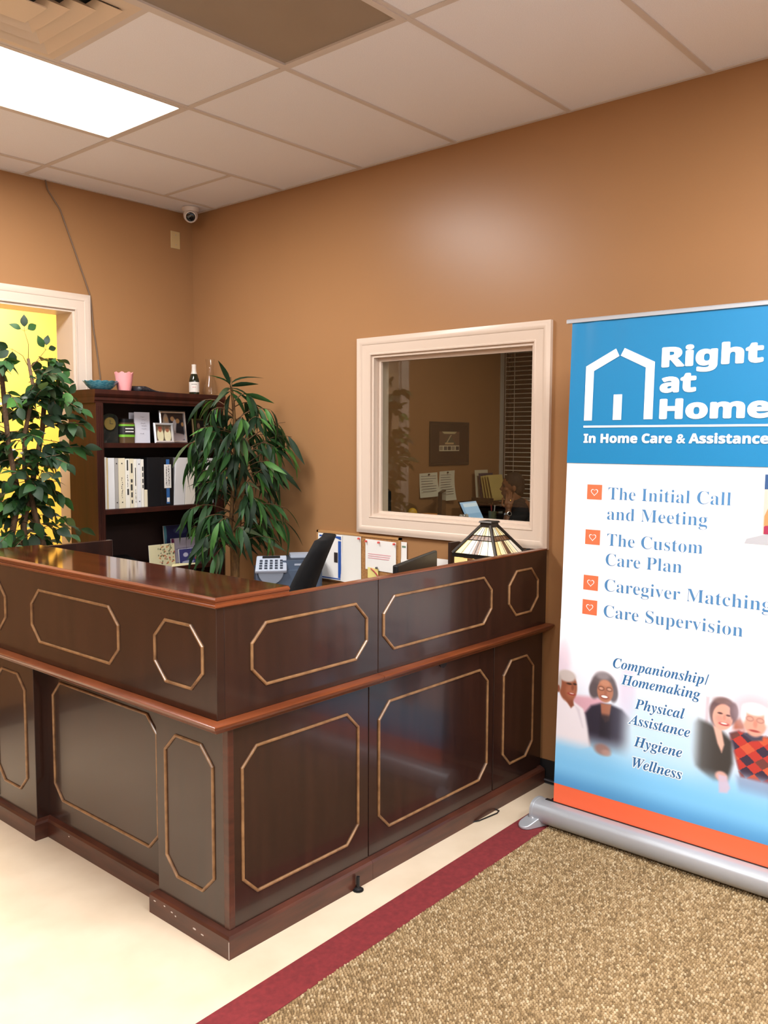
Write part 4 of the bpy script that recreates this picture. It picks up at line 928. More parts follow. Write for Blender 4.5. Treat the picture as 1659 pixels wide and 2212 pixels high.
for i,z in enumerate((.975,.962,.952)): ln.box(-.0172,-.0168,-1.44+.012*i,-1.345,z,z+.003)
obj('printed_lines', ln, mat('grey_print',srgb(140,138,140),.6), a_); pin(a_,-1.462,1.046,M_redp,-.018)
a_ = sheet('pinned_notice',-1.720,-1.505,.885,1.048,-.016,M_white,'square white notice with pink handwriting held by three red pins',skew=-.004)
ln = MB()
for i,z in enumerate((.968,.957,.946)): ln.box(-.0176,-.0168,-1.685+.006*i,-1.525,z,z+.004)
obj('pink_writing', ln, mat('pink_ink',srgb(224,164,172),.6), a_)
for y in (-1.515,-1.605,-1.712): pin(a_,y,1.036,M_redp,-.0175)
a_ = sheet('sticky_note',-1.600,-1.525,.84,.897,-.0195,mat('yellow_note',srgb(236,222,140),.6),'yellow sticky note with red ribbon under the square notice',cat='note',skew=-.004)
obj('ribbon', MB().tube([(-.023,-1.55,.892),(-.026,-1.575,.88),(-.025,-1.59,.868),(-.024,-1.605,.85)],.003,6), mat('red_ribbon',srgb(176,40,60),.5), a_); pin(a_,-1.596,.90,mat('grey_pin',(.1,.1,.1),.4),-.0225)
a_ = sheet('pinned_slip',-1.786,-1.748,.93,1.05,-.008,M_white,'narrow white slip on the wall right of the cork board'); obj('printed_lines', MB().box(-.0092,-.0087,-1.78,-1.755,1.02,1.03), mat('green_print',srgb(110,140,120),.6), a_)
a_ = sheet('wall_paper_stack',-1.86,-1.752,.86,.962,-.014,M_white,'small stack of white papers standing against the wall behind the monitor')
a_ = sheet('wall_envelope',-2.08,-1.95,.80,.985,-.012,M_white,'white envelope against the wall between monitor and lamp')
# monitor on the return (its back toward the lobby)
mo = thing('computer_monitor', (-.71,-2.43,ZL), 'black flat monitor seen from behind above the desk return', 'monitor', 'computer monitors')
A = Vector((-.945,-2.515,0)); B = Vector((-.478,-2.347,0)); t_ = (B-A).normalized(); n_ = Vector((t_.y,-t_.x,0))   # n_ toward lobby
def slab(z0,z1,d0,d1,a0,a1,lean=0): 
    mb = MB(); vs = []
    for z in (z0,z1):
        for a,d in ((a0,d0),(a1,d0),(a1,d1),(a0,d1)): vs.append(A+t_*a-n_*(d+(z-z0)*lean)+Vector((0,0,z)))
    return mb.add(vs,[(3,2,1,0),(4,5,6,7),(0,1,5,4),(1,2,6,5),(2,3,7,6),(3,0,4,7)])
Lm = (B-A).length
obj('monitor_case', slab(.80,1.10,.0,.022,0,Lm), M_blackp, mo, bevel=.006)
obj('rear_bulge', slab(.86,1.04,-.022,.0,.1,Lm-.1), M_blackp, mo, bevel=.01)
obj('screen', slab(.812,1.09,.022,.0235,.012,Lm-.012), mat('dark_screen',(.01,.012,.015),.15), mo)
stn = slab(ZL+.012,.9,-.04,-.022,Lm/2-.03,Lm/2+.03); obj('stand_neck', stn, M_blackp, mo, bevel=.004)
obj('stand_base', slab(ZL,ZL+.012,-.07,.10,Lm/2-.1,Lm/2+.1), M_blackp, mo, bevel=.005)
# postage meter: local frame, front (keypad) looks to -y
pm = thing('postage_meter', (-.235,-1.10,.7605), 'blue grey postage meter with pale keypad on the work table', 'office machine', rz=R(-38))
M_pm = mat('slate_blue_plastic', srgb(74,88,108), .4); M_pml = mat('pale_grey_plastic', srgb(168,178,194), .4); M_pmd = mat('dark_slate_plastic', srgb(52,60,74), .4)
def loc_obj(name, mb, m, parent, **k): return obj(name, mb, m, parent, **k)
loc_obj('lower_body', rbox(.02,.02,0,.36,.24,.112,.02), M_pm, pm, smooth=True)
loc_obj('upper_body', rbox(.09,.03,.112,.22,.20,.05,.018), M_pm, pm, smooth=True)
loc_obj('feed_tray', rbox(.11,.04,.155,.20,.16,.014,.012), M_pmd, pm, smooth=True)
loc_obj('tray_lid', rbox(.115,.05,.169,.16,.11,.016,.012), M_pml, pm, smooth=True)
kp = MB(); prf = [(-.17,.0),(.0,.0)]
kv = [(-.165,-.125,.118),(.005,-.125,.118),(.012,-.015,.186),(-.150,-.015,.186)]
kpo = loc_obj('keypad_panel', MB().add([(x,y,z) for x,y,z in kv]+[(x,y+.01,z-.018) for x,y,z in kv],[(0,1,2,3),(7,6,5,4),(0,4,5,1),(1,5,6,2),(2,6,7,3),(3,7,4,0)]), M_pml, pm, bevel=.006)
loc_obj('keypad_support', MB().add([(-.15,-.09,.10),(.0,-.09,.10),(.0,.02,.10),(-.15,.02,.10),(-.15,-.088,.115),(.0,-.088,.115),(.0,.0,.168),(-.15,.0,.168)],[(3,2,1,0),(4,5,6,7),(0,1,5,4),(1,2,6,5),(2,3,7,6),(3,0,4,7)]), M_pm, pm)
pts = [(-.08+.068*math.cos(PI+PI*i/14), .112+.07*math.sin(PI+PI*i/14)) for i in range(15)]
loc_obj('round_front', MB().rings([[Vector((x,-.115,z)) for x,z in pts],[Vector((x*1.0,-.09,z)) for x,z in pts]]), mat('mid_grey_plastic',srgb(128,136,150),.4), pm, smooth=True)
nK = Vector((0,-.077,.145)).normalized()
def kpt(u,v,h):
    x = (-.165+.17*u)*(1-v)+(-.150+.162*u)*v; y = -.125+.11*v; z = .118+.068*v; return Vector((x,y,z))+Vector((0,-.526,.85))*h
for r_i in range(4):
    for c_i in range(5):
        u0, v0 = .12+c_i*.165, .10+r_i*.16
        ks = [kpt(u0,v0,.0005),kpt(u0+.09,v0,.0005),kpt(u0+.09,v0+.085,.0005),kpt(u0,v0+.085,.0005)]; kt = [p+Vector((0,-.526,.85))*.004 for p in ks]
        loc_obj('key', MB().add(ks+kt,[(3,2,1,0),(4,5,6,7),(0,1,5,4),(1,2,6,5),(2,3,7,6),(3,0,4,7)]), M_pmd, kpo)
ks = [kpt(.2,.80,.001),kpt(.78,.80,.001),kpt(.78,.93,.001),kpt(.2,.93,.001)]; loc_obj('display', MB().add(ks+[p+Vector((0,0,.002)) for p in ks],[(3,2,1,0),(4,5,6,7),(0,1,5,4),(1,2,6,5),(2,3,7,6),(3,0,4,7)]), M_blackp, kpo)
loc_obj('brand_mark', MB().box(.05,.13,-.0715,-.0705,.135,.145), M_pml, pm)
# office chair (faces left in the photo, back leaning right)
oc = thing('office_chair', (-.935,-1.56,0), 'black upholstered office chair behind the desk, seen edge-on', 'chair', rz=R(128))
# local: +x forward = seat front ; chair back at -x

bk_r = []
for k in range(11):
    v = k/10; z = .58+.56*v; xc = -.20-.16*v-.05*v*v; hw = .225*(1-.18*v**3)*(1 if v < .9 else .93); th = .05*(1-.35*v)
    ring = []
    for i in range(20):
        a = 2*PI*i/20; cx_ = math.cos(a); sy_ = math.sin(a)
        ring.append(Vector((xc+th*math.copysign(abs(cx_)**.7,cx_)+.05*(sy_*hw/.225)**2, hw*math.copysign(abs(sy_)**.6,sy_), z)))
    bk_r.append(ring)
loc_obj('backrest', MB().rings(bk_r), M_fabric, oc, smooth='all')
st_r = []
for (k,z) in ((.90,.43),(1,.445),(1,.49),(.93,.51)):
    st_r.append([Vector((.06+.25*k*math.copysign(abs(math.cos(2*PI*i/24))**.6,math.cos(2*PI*i/24)), .25*k*math.copysign(abs(math.sin(2*PI*i/24))**.6,math.sin(2*PI*i/24)), z)) for i in range(24)])
loc_obj('seat', MB().rings(st_r), M_fabric, oc, smooth=True)
loc_obj('back_bracket', MB().tube([(-.02,0,.43),(-.16,0,.42),(-.23,0,.50),(-.25,0,.70)],.022,8), M_blackp, oc, smooth=True)
loc_obj('gas_column', MB().lathe([(.03,.08),(.03,.25),(.02,.25),(.02,.44)],(.04,0,0),16), M_blackp, oc, smooth=True)
for i in range(5):
    a = 2*PI*i/5+.3; lg_ = loc_obj('base_leg', MB().tube([(.04,0,.10),(.04+.15*math.cos(a),.15*math.sin(a),.085),(.04+.28*math.cos(a),.28*math.sin(a),.062)],[.022,.018,.013],8), M_blackp, oc, smooth=True)
    loc_obj('caster', MB().ellipsoid((.04+.28*math.cos(a),.28*math.sin(a),.028),(.026,.026,.028),10,7), M_blackp, lg_, smooth='all')
for sy_ in (-1,1):
    loc_obj('armrest', MB().tube([(.06,.25*sy_,.45),(.05,.29*sy_,.52),(.05,.29*sy_,.62),(-.06,.29*sy_,.66),(.16,.29*sy_,.66)],.016,8), M_blackp, oc, smooth=True)
# leaded glass lamp
LX, LY = -.150, -2.392
lp = thing('stained_glass_lamp', (LX,LY,ZL), 'mission-style leaded glass table lamp with amber and brown panes', 'lamp')
M_lead = mat('dark_bronze_came', (.028,.022,.018), .4, metal=.5)
def paneM(i):
    return [mat('cream_opal_glass',srgb(248,234,186),.25,trans=.0,emit=((1,.9,.65),.12)), mat('amber_opal_glass',srgb(244,212,140),.25,emit=((1,.8,.45),.12)), mat('white_opal_glass',srgb(246,240,220),.25,emit=((1,.93,.78),.12)), mat('brown_art_glass',srgb(104,68,40),.25,noise=((40,40,40),srgb(132,98,68),3,.4,.75))][i]
zb, zt_, hb2, ht2 = 1.062, 1.186, .118, .026
def lf(face, u, v, off=0.):
    """point on sloped face: u -1..1 across, v 0 (bottom) .. 1 (top)"""
    h = hb2+(ht2-hb2)*v; z = zb+(zt_-zb)*v; nx = Vector((-1,0,.75)).normalized()
    p = Vector((-h, -u*h, z))+Vector((nx.x*off,0,nx.z*off))
    c_, s_ = [(1,0),(0,1),(-1,0),(0,-1)][face]
    return Vector((LX+p.x*c_-p.y*s_, LY+p.x*s_+p.y*c_, p.z))
def lpane(face, u0,u1,v0,v1, m, u0t=None, u1t=None):
    g = .012; a = [lf(face,u0+g,v0+.01,.0),lf(face,u1-g,v0+.01,.0),lf(face,(u1t if u1t is not None else u1)-g,v1-.01,.0),lf(face,(u0t if u0t is not None else u0)+g,v1-.01,.0)]
    b = [lf(face,u0+g,v0+.01,-.003),lf(face,u1-g,v0+.01,-.003),lf(face,(u1t if u1t is not None else u1)-g,v1-.01,-.003),lf(face,(u0t if u0t is not None else u0)+g,v1-.01,-.003)]
    return obj('glass_pane', MB().add(a+b,[(0,1,2,3),(7,6,5,4),(0,4,5,1),(1,5,6,2),(2,6,7,3),(3,7,4,0)]), m, sh)
# came lattice is the shade itself
cm = MB()
for f_ in range(4):
    # corner cames
    cm.tube([lf(f_,1,0,.002),lf(f_,1,1,.002)],.0085,6)
    for v in (.0,.50,.665,1.0): cm.tube([lf(f_,-1,v,.0005),lf(f_,1,v,.0005)],.0022 if 0 < v < 1 else .004,5)
    for u in (-.62,-.26,.0,.26,.62): cm.tube([lf(f_,u,0,.0),lf(f_,u,1,.0)],.0014,4)
sh = obj('lamp_shade', cm, M_lead, lp)
for f_ in range(4):
    us = [-.93,-.62,-.26,0.0,.26,.62,.93]; 
    for k,(u0,u1,mi) in enumerate(((-.93,-.55,1),(-.55,-.16,0),(-.16,.16,3),(.16,.55,2),(.55,.93,0))):
        lpane(f_,u0,u1,.02,.50,paneM([1,2,3,0,0][k] if f_ % 2 == 0 else [1,0,3,0,2][k]))
    for k,(u0,u1,mi) in enumerate(((-.93,-.35,3),(-.35,0,3),(0,.35,3),(.35,.93,3))): lpane(f_,u0,u1,.505,.66,paneM(3))
    for k,(u0,u1,mi) in enumerate(((-.93,-.45,0),(-.45,0,2),(0,.45,1),(.45,.93,0))): lpane(f_,u0,u1,.67,.97,paneM(mi))
    for k in range(3):   # skirt panes
        u0, u1 = -.92+k*.62, -.92+k*.62+.58
        c_, s_ = [(1,0),(0,1),(-1,0),(0,-1)][f_]
        def sk(u,z,o_): p = Vector((-hb2-o_, -u*hb2, z)); return Vector((LX+p.x*c_-p.y*s_, LY+p.x*s_+p.y*c_, p.z))
        a = [sk(u0,1.018,0),sk(u1,1.018,0),sk(u1,1.044,0),sk(u0,1.044,0)]; b = [sk(u0,1.018,-.003),sk(u1,1.018,-.003),sk(u1,1.044,-.003),sk(u0,1.044,-.003)]
        obj('glass_pane', MB().add(a+b,[(0,1,2,3),(7,6,5,4),(0,4,5,1),(1,5,6,2),(2,6,7,3),(3,7,4,0)]), paneM(1 if k != 1 else 3), sh)
def sqb(h,z): return [Vector((LX+sx*h,LY+sy*h,z)) for sx,sy in ((-1,-1),(1,-1),(1,1),(-1,1))]
obj('shade_rim', MB().rings([sqb(hb2+.002,1.046),sqb(hb2+.002,1.064),sqb(hb2-.004,1.064),sqb(hb2-.004,1.046)],closed=True), M_lead, lp)
obj('skirt_rim', MB().rings([sqb(hb2+.001,1.010),sqb(hb2+.001,1.017),sqb(hb2-.004,1.017),sqb(hb2-.004,1.010)],closed=True), M_lead, lp)
obj('shade_cap', MB().rings([sqb(ht2+.006,zt_-.004),sqb(ht2+.003,zt_+.014),sqb(ht2+.010,zt_+.017),sqb(ht2+.006,zt_+.024),sqb(.006,zt_+.026)]), M_lead, lp)
obj('stem', MB().lathe([(.07,ZL),(.07,ZL+.012),(.03,ZL+.03),(.016,ZL+.06),(.014,zt_)],(LX,LY,0),20), M_lead, lp, smooth=True)
obj('bulb', MB().ellipsoid((LX+.03,LY,1.07),(.026,.026,.038),16,10), mat('lamp_bulb',(1,.9,.7),.4,emit=((1,.8,.5),6)), lp, smooth='all')
lb_ = bpy.data.lights.new('lamp_bulb_light','POINT'); lb_.energy = 2.2; lb_.color = (1,.8,.52); lb_.shadow_soft_size = .04
lo_ = bpy.data.objects.new('lamp_bulb_light', lb_); col.objects.link(lo_); lo_.location = (LX-.03,LY,1.07)
obj('desk_clip', MB().lathe([(.012,0),(.013,.006),(.007,.012),(.009,.02),(.004,.026)],(-.075,-2.56,ZT-.02),12).tube([(-.125,-2.555,ZT-.005),(-.09,-2.558,ZT+.002),(-.075,-2.56,ZT)],.005,6).box(-.085,-.065,-2.57,-2.55,ZL,ZT-.018), M_blackp, smooth=True, label='small black knobbed post beside the lamp at the wall', cat='knob')
obj('card_holder', MB().box(-.125,-.05,-2.155,-2.14,ZL+.011,1.088).box(-.14,-.035,-2.19,-2.09,ZL+.001,ZL+.012), mat('dark_brown_wood',(.03,.014,.01),.4), label='dark upright board standing behind the left corner of the lamp', cat='board')

# ================================================================== PLANTS
def leaf_mesh(name, L_, W_, prof, m, droop, fold):
    vs = []; fs = []; n_ = len(prof)
    for i,(t,w_) in enumerate(prof):
        y = t*L_; z = -droop*L_*t*t
        vs += [(-w_*W_/2, y, z+fold*w_*W_/2), (0,y,z), (w_*W_/2, y, z+fold*w_*W_/2)]
    for i in range(n_-1):
        a = i*3; fs += [(a,a+1,a+4,a+3),(a+1,a+2,a+5,a+4)]
    me = bpy.data.meshes.new(name); me.from_pydata(vs,[],fs); me.materials.append(m); me.polygons.foreach_set('use_smooth',[True]*len(me.polygons)); me.update(); return me
def leafmat(name, c, c2):
    m = mat(name, c, .5, spec=.3, noise=((30,9,30), c2, 3, .35, .7)); b = m.node_tree.nodes['Principled BSDF']
    nt = m.node_tree; tr = nt.nodes.new('ShaderNodeBsdfTranslucent'); tr.inputs[0].default_value = (c[0]*1.6,c[1]*1.8,c[2]*1.0,1)
    mx = nt.nodes.new('ShaderNodeMixShader'); mx.inputs[0].default_value = .22
    nt.links.new(b.outputs[0],mx.inputs[1]); nt.links.new(tr.outputs[0],mx.inputs[2]); nt.links.new(mx.outputs[0],nt.nodes['Material Output'].inputs[0]); return m
G1 = leafmat('deep_green_leaf', srgb(34,58,36), srgb(24,42,28)); G2 = leafmat('mid_green_leaf', srgb(50,88,46), srgb(36,66,38)); G3 = leafmat('bright_green_leaf', srgb(78,126,58), srgb(58,100,46)); G4 = leafmat('grey_green_leaf', srgb(78,92,62), srgb(60,74,52))
M_bark = mat('grey_brown_bark', srgb(104,80,58), .9, bump=(60,.8,.01), noise=((40,40,8), srgb(74,54,38), 4, .3, .7))
M_bark2 = mat('tan_cane_bark', srgb(132,98,56), .85, bump=(70,.8,.008), noise=((60,60,18), srgb(92,64,36), 4, .35, .65))
M_twig = mat('brown_twig', srgb(96,70,44), .8)
OV = [(0,.06),(.12,.55),(.3,.95),(.48,1.0),(.66,.8),(.82,.45),(.92,.2),(1,.02)]
LZ = [(0,.1),(.1,.45),(.25,.85),(.42,1.0),(.6,.85),(.78,.55),(.92,.22),(1,.02)]
def orient(direction, rollv, upv=Vector((0,0,1))):
    d = Vector(direction).normalized(); s_ = d.cross(upv)
    s_ = s_.normalized() if s_.length > 1e-3 else Vector((1,0,0))
    u_ = s_.cross(d)
    M = Matrix((s_,d,u_)).transposed() @ Matrix.Rotation(rollv,3,'Y')
    return M.to_euler()
def place_leaves(plant, leaves, limit, nm='leaf'):
    def tip(l): return l[1]+l[2].to_matrix() @ Vector((0,.16*l[3],0))
    leaves[:] = [l for l in leaves if tip(l).x < -.05 and l[1].x < -.05 and tip(l).y < -.06 and not (tip(l).y > -.32 and tip(l).x > -.92 and tip(l).z < 1.86) and not (tip(l).y < -.86 and tip(l).x > -.5 and tip(l).z < .97)]
    """leaves: (mesh, loc world, euler, scale) — largest in the photo first as own parts, the rest joined"""
    leaves.sort(key=lambda l: l[4])
    for me,loc,e,s,_ in leaves[:limit]: inst(nm, me, plant, loc, e, (s,s,s))
    rest = leaves[limit:]
    if rest:
        mb = MB(); mi = []; mats = []
        for me,loc,e,s,_ in rest:
            M = Matrix.Translation(loc) @ e.to_matrix().to_4x4() @ Matrix.Diagonal((s,s,s,1))
            mb.add([M @ v.co for v in me.vertices],[tuple(p.vertices) for p in me.polygons])
            mt = me.materials[0]
            if mt not in mats: mats.append(mt)
            mi += [mats.index(mt)]*len(me.polygons)
        me = mb.mesh('foliage', ORG[plant.name])
        for mt in mats: me.materials.append(mt)
        me.polygons.foreach_set('material_index', mi); me.polygons.foreach_set('use_smooth',[True]*len(mi))
        o = bpy.data.objects.new('foliage', me); col.objects.link(o); o.parent = plant; o['kind'] = 'stuff'
# ---- ficus in front of the yellow opening
FX, FY = -1.30, -.36
fi = thing('ficus_tree', (FX,FY,0), 'artificial ficus tree with broad dark leaves in front of the yellow opening', 'plant')
M_pot = mat('wicker_pot', srgb(110,76,44), .8, noise=((80,80,30),srgb(78,52,30),3,.35,.65))
obj('pot', MB().lathe([(.12,0),(.15,.02),(.17,.26),(.18,.28),(.165,.28),(.155,.24),(0,.24)],(FX,FY,0),28), M_pot, fi, smooth=True)
stems = [[(FX+.01,FY,.2),(FX+.07,FY-.01,.75),(FX+.06,FY-.01,1.02),(FX+.02,FY,1.20),(FX-.02,FY+.01,1.42),(FX-.02,FY,1.60),(FX+.03,FY-.01,1.82),(FX+.01,FY,1.98)],
         [(FX-.03,FY+.02,.2),(FX-.07,FY,.8),(FX-.10,FY+.01,1.08),(FX-.05,FY+.02,1.28),(FX-.10,FY+.01,1.55),(FX-.13,FY,1.92)],
         [(FX,FY+.03,.2),(FX-.02,FY+.03,.9),(FX-.03,FY+.02,1.15),(FX+.03,FY+.02,1.38),(FX+.08,FY+.01,1.62),(FX+.10,FY,1.86)]]
for st_ in stems: obj('trunk', MB().tube(st_, [.019-.0016*i for i in range(len(st_))], 9), M_bark, fi, smooth='all')
lm_f = [leaf_mesh('ficus_leaf', .084, .050, OV, g, dr, fo_) for g in (G1,G2,G3,G4) for dr,fo_ in ((.15,.25),(.35,.1))]
rf = random.Random(11)
leaves = []; tw = MB()
def add_leaf(meshes, loc, direction, sc_, w=None, rnd=rf, upv=None):
    idx = rnd.choices(range(len(meshes)), weights=w)[0]
    leaves.append((meshes[idx], Vector(loc), orient(direction, rnd.uniform(-1.0,1.0) if upv is None else rnd.uniform(-.5,.5), upv or Vector((0,0,1))), sc_, (Vector(loc)-CAM).length*1.0-(.35 if abs((Vector(loc)-CAM).dot(rt)/(Vector(loc)-CAM).dot(fw)) < .45 else 0)))
WF = [7,7,4,4,.8,.8,1.2,1.2]
def twig(p0, p1, sag, nl, rnd, meshes, w_, lsc, trad=.0018, alt=True):
    p0 = Vector(p0); p1 = Vector(p1); pts = []
    for k in range(7):
        t = k/6; pts.append(p0.lerp(p1,t)+Vector((0,0,-sag*t*t+sag*.25*t)))
    tw.tube(pts, trad, 5)
    for k in range(nl):
        t = .25+.75*(k+rnd.random()*.5)/nl; f_ = t*6; i = min(int(f_),5); p = pts[i].lerp(pts[i+1],f_-i)
        d0 = (pts[i+1]-pts[i]).normalized(); sd = d0.cross(Vector((0,0,1))); sd = sd.normalized() if sd.length > .01 else Vector((1,0,0))
        d = d0*.6+sd*(1 if k % 2 else -1)*rnd.uniform(.4,.9)+Vector((rnd.uniform(-.2,.2),rnd.uniform(-.2,.2),rnd.uniform(-.7,.15)))
        add_leaf(meshes, p, d, lsc*rnd.uniform(.75,1.2), w_, rnd)
    add_leaf(meshes, pts[-1], pts[-1]-pts[-2]+Vector((0,0,rnd.uniform(-.02,.01))), lsc, w_, rnd)
def stem_at(st_, z):
    for a,b in zip(st_,st_[1:]):
        if a[2] <= z <= b[2]: t = (z-a[2])/(b[2]-a[2]); return Vector(a).lerp(Vector(b),t)
    return Vector(st_[-1])
for k in range(96):
    z = .98+ (k/95)**.95*.98; st_ = stems[k % 3]; z = min(z, st_[-1][2])
    a = rf.uniform(0,2*PI); r_ = rf.uniform(.10,.30)*(1.1-.25*max(0,(z-1.2))/.8)
    p0 = stem_at(st_, z); p1 = p0+Vector((r_*math.cos(a)*.85, r_*math.sin(a)*.75, rf.uniform(-.04,.12)))
    if p1.x > -1.04: p1.x = -1.04
    if p1.y > -.12: p1.y = -.12
    twig(p0, p1, rf.uniform(.02,.12), rf.randint(5,8), rf, lm_f, WF, rf.uniform(.8,1.1))
# sprigs seen against the yellow wall: curved twigs ending in trios of leaves
tp = Vector((FX+.01,FY,1.96)); FRONT = Vector((-.5,-.85,.15))
def sprig(p0, p1, tips, sc_=.95):
    p0 = Vector(p0); p1 = Vector(p1); md = p0.lerp(p1,.5)+Vector((.012,0,.012)); tw.tube([p0,md,p1],[.0022,.0018,.0014],5)
    for (dx4,dz4) in tips:
        q4 = p1+Vector((dx4,0,dz4))*.18; tw.tube([p1,q4],.001,4)
        add_leaf(lm_f[:4], q4, (dx4,.0,dz4), sc_*rf.uniform(.85,1.1), None, rf, FRONT)
sprig(tp,(FX-.005,FY,2.115),((-.10,.05),(.0,.12),(.10,.06)),.72)
sprig(tp-Vector((0,0,.04)),(FX+.105,FY,2.03),((-.05,.07),(.02,.14),(.09,.03)),.72)
sprig(tp-Vector((0,0,.02)),(FX-.07,FY,2.02),((-.12,.03),(-.10,-.05),(.0,-.07)),.9)
sprig(tp-Vector((0,0,.10)),(FX+.13,FY,1.93),((.08,.05),(.10,-.02),(.02,.08)),.8)
sprig((FX+.05,FY,1.80),(FX+.19,FY,1.88),((.06,.08),(.10,.0),(.03,-.06)),.8)
sprig((FX+.05,FY,1.74),(FX+.22,FY,1.80),((.06,.08),(.07,-.05),(-.03,-.07)),.85)
sprig((FX+.05,FY,1.62),(FX+.22,FY,1.66),((.06,-.08),(.02,-.1),(-.05,-.07)),1.0)
obj('twigs', tw, M_twig, fi, smooth='all')
place_leaves(fi, leaves, 300)
# ---- long-leaved plant in front of the bookcase corner
PX, PY = -.335, -.80
pl = thing('potted_palm', (PX,PY,0), 'artificial plant with long narrow drooping leaves beside the bookcase', 'plant')
obj('pot', MB().lathe([(.11,0),(.13,.02),(.155,.25),(.165,.27),(.15,.27),(.14,.23),(0,.23)],(PX,PY,0),28), M_pot, pl, smooth=True)
stems = [[(PX,PY,.2),(PX+.0,PY,.82),(PX+.005,PY,1.0),(PX+.02,PY-.01,1.18),(PX+.05,PY-.02,1.40),(PX+.07,PY-.02,1.55),(PX+.06,PY-.02,1.66)],
         [(PX+.02,PY+.02,.2),(PX+.0,PY+.03,1.1),(PX+.01,PY+.02,1.35),(PX+.02,PY+.01,1.60),(PX-.0,PY,1.78),(PX-.02,PY,1.92)]]
obj('trunk', MB().tube(stems[0],[.026,.025,.025,.024,.023,.022,.018],10), M_bark2, pl, smooth='all')
obj('trunk', MB().tube(stems[1],[.013,.012,.011,.010,.009,.006],8), M_bark2, pl, smooth='all')
lm_p = [leaf_mesh('long_leaf', .165, .032, LZ, g, dr, fo_) for g in (G1,G2,G3,G4) for dr,fo_ in ((.25,.3),(.75,.2))]
WP = [4,6,4,5,1.3,1.5,.6,.6]
leaves = []; tw = MB(); rp = random.Random(23)
def frond(p0, p1, sag, nl, lsc=1.0):
    p0 = Vector(p0); p1 = Vector(p1); pts = []
    for k in range(8):
        t = k/7; pts.append(p0.lerp(p1,t)+Vector((0,0,sag*math.sin(t*PI*.75)*.9-sag*.35*t)))
    tw.tube(pts,[.0035,.0032,.003,.0028,.0025,.0022,.002,.0016],5)
    for k in range(nl):
        t = .45+.55*(k+rp.random()*.4)/nl; f_ = t*7; i = min(int(f_),6); p = pts[i].lerp(pts[i+1],f_-i)
        d0 = (pts[i+1]-pts[i]).normalized(); sd = d0.cross(Vector((0,0,1))).normalized()
        d = d0*.8+sd*(1 if k % 2 else -1)*rp.uniform(.2,.7)+Vector((0,0,rp.uniform(-1.3,-.1)))
        add_leaf(lm_p, p, d, lsc*rp.uniform(.7,1.1), WP, rp)
    add_leaf(lm_p, pts[-1], (pts[-1]-pts[-2])+Vector((0,0,-.02)), lsc, WP, rp)
fr_n = 0
for k in range(66):
    z = .95+.83*(k/65); st_ = stems[k % 2]; z = min(z, st_[-1][2]-.02)
    a = k*2.399+rp.uniform(-.3,.3); r_ = rp.uniform(.12,.27)*(1-.25*max(0,(z-1.4))/.5)
    p0 = stem_at(st_,z); p1 = p0+Vector((r_*math.cos(a), r_*math.sin(a), rp.uniform(-.03,.07)))
    p1.x = min(p1.x,-.13); p1.y = min(p1.y, -.40 if p1.x < -.02 else p1.y)
    frond(p0,p1,.06,rp.randint(6,9),rp.uniform(.75,1.05))
tp = Vector(stems[1][-1])
for (dx2,dy2,dz2) in ((-.13,0,.07),(-.10,-.05,.05),(.05,-.05,.07),(.09,-.09,.03),(.12,-.13,-.03),(-.03,0,.06),(-.05,-.03,.0),(.03,-.03,.0),(-.14,.0,-.06),(-.12,-.03,-.12),(.08,-.08,-.08)):
    add_leaf(lm_p, tp+Vector((0,0,-.06+dz2*.3)), (dx2,dy2,dz2), .95, WP, rp)
# long arching fronds over the tan wall at the right and the shelves at the left
frond((PX+.05,PY-.02,1.55),(-.12,-.99,1.66),.05,5); frond((PX+.06,PY-.02,1.48),(-.12,-1.04,1.57),.08,8); frond((PX+.04,PY-.02,1.42),(-.12,-1.06,1.52),.07,7)
frond((PX+.03,PY,1.60),(PX-.24,PY-.02,1.62),.05,5); frond((PX+.02,PY,1.55),(PX-.30,PY,1.54),.05,7); frond((PX,PY,.98),(PX-.19,PY-.08,.94),.06,7)
frond((PX+.01,PY,1.12),(PX-.22,PY-.02,1.14),.05,6); frond((PX+.03,PY-.02,1.30),(PX+.10,PY-.22,1.42),.05,9,1.05); frond((PX+.03,PY,1.1),(PX+.20,PY-.20,1.10),.05,8)
obj('frond_stems', tw, M_twig, pl, smooth='all')
place_leaves(pl, leaves, 300)

# ================================================================== OFFICE BEHIND THE WINDOW
# venetian blind in the far window
VB = thing('venetian_blind', (OX-.03,-.55,.98), 'half-open white venetian blind in the office window', 'blind')
M_slat = mat('blind_slat', srgb(240,240,238), .45)
sl = MB(); ys = (.255,-1.36)
prf = [(-.024,-.0035),(-.012,.0005),(0,.002),(.012,.0005),(.024,-.0035)]
top_ = [(x,z+.0016) for x,z in prf]
ring0 = [Vector((x,0,z)) for x,z in prf]+[Vector((x,0,z)) for x,z in reversed(top_)]
sl.rings([[p+Vector((0,.8075,0)) for p in ring0],[p+Vector((0,-.8075,0)) for p in ring0]])
slm = sl.mesh('slat'); fixn(slm); slm.materials.append(M_slat)
for k in range(36): inst('slat', slm, VB, (OX-.03,-.5525,1.008+k*.0452), (0,R(1),0))
obj('head_rail', MB().box(OX-.06,OX-.005,-1.365,.258,2.60,2.64), M_slat, VB); obj('bottom_rail', MB().box(OX-.052,OX-.008,-1.36,.255,.98,.994), M_slat, VB)
for y in (.255,.15,-.45,-1.05): obj('ladder_cord', MB().tube([(OX-.056,y,.985),(OX-.056,y,2.6)],.0022,5), M_slat, VB)
W4 = struct('window_4', MB().box(OX-.0,OX+.02,.235,.26,.95,2.62).box(OX,OX+.02,-1.4,-1.375,.95,2.62).box(OX,OX+.02,-1.375,.235,.95,.975).box(OX,OX+.02,-1.375,.235,2.595,2.62), M_blackp)
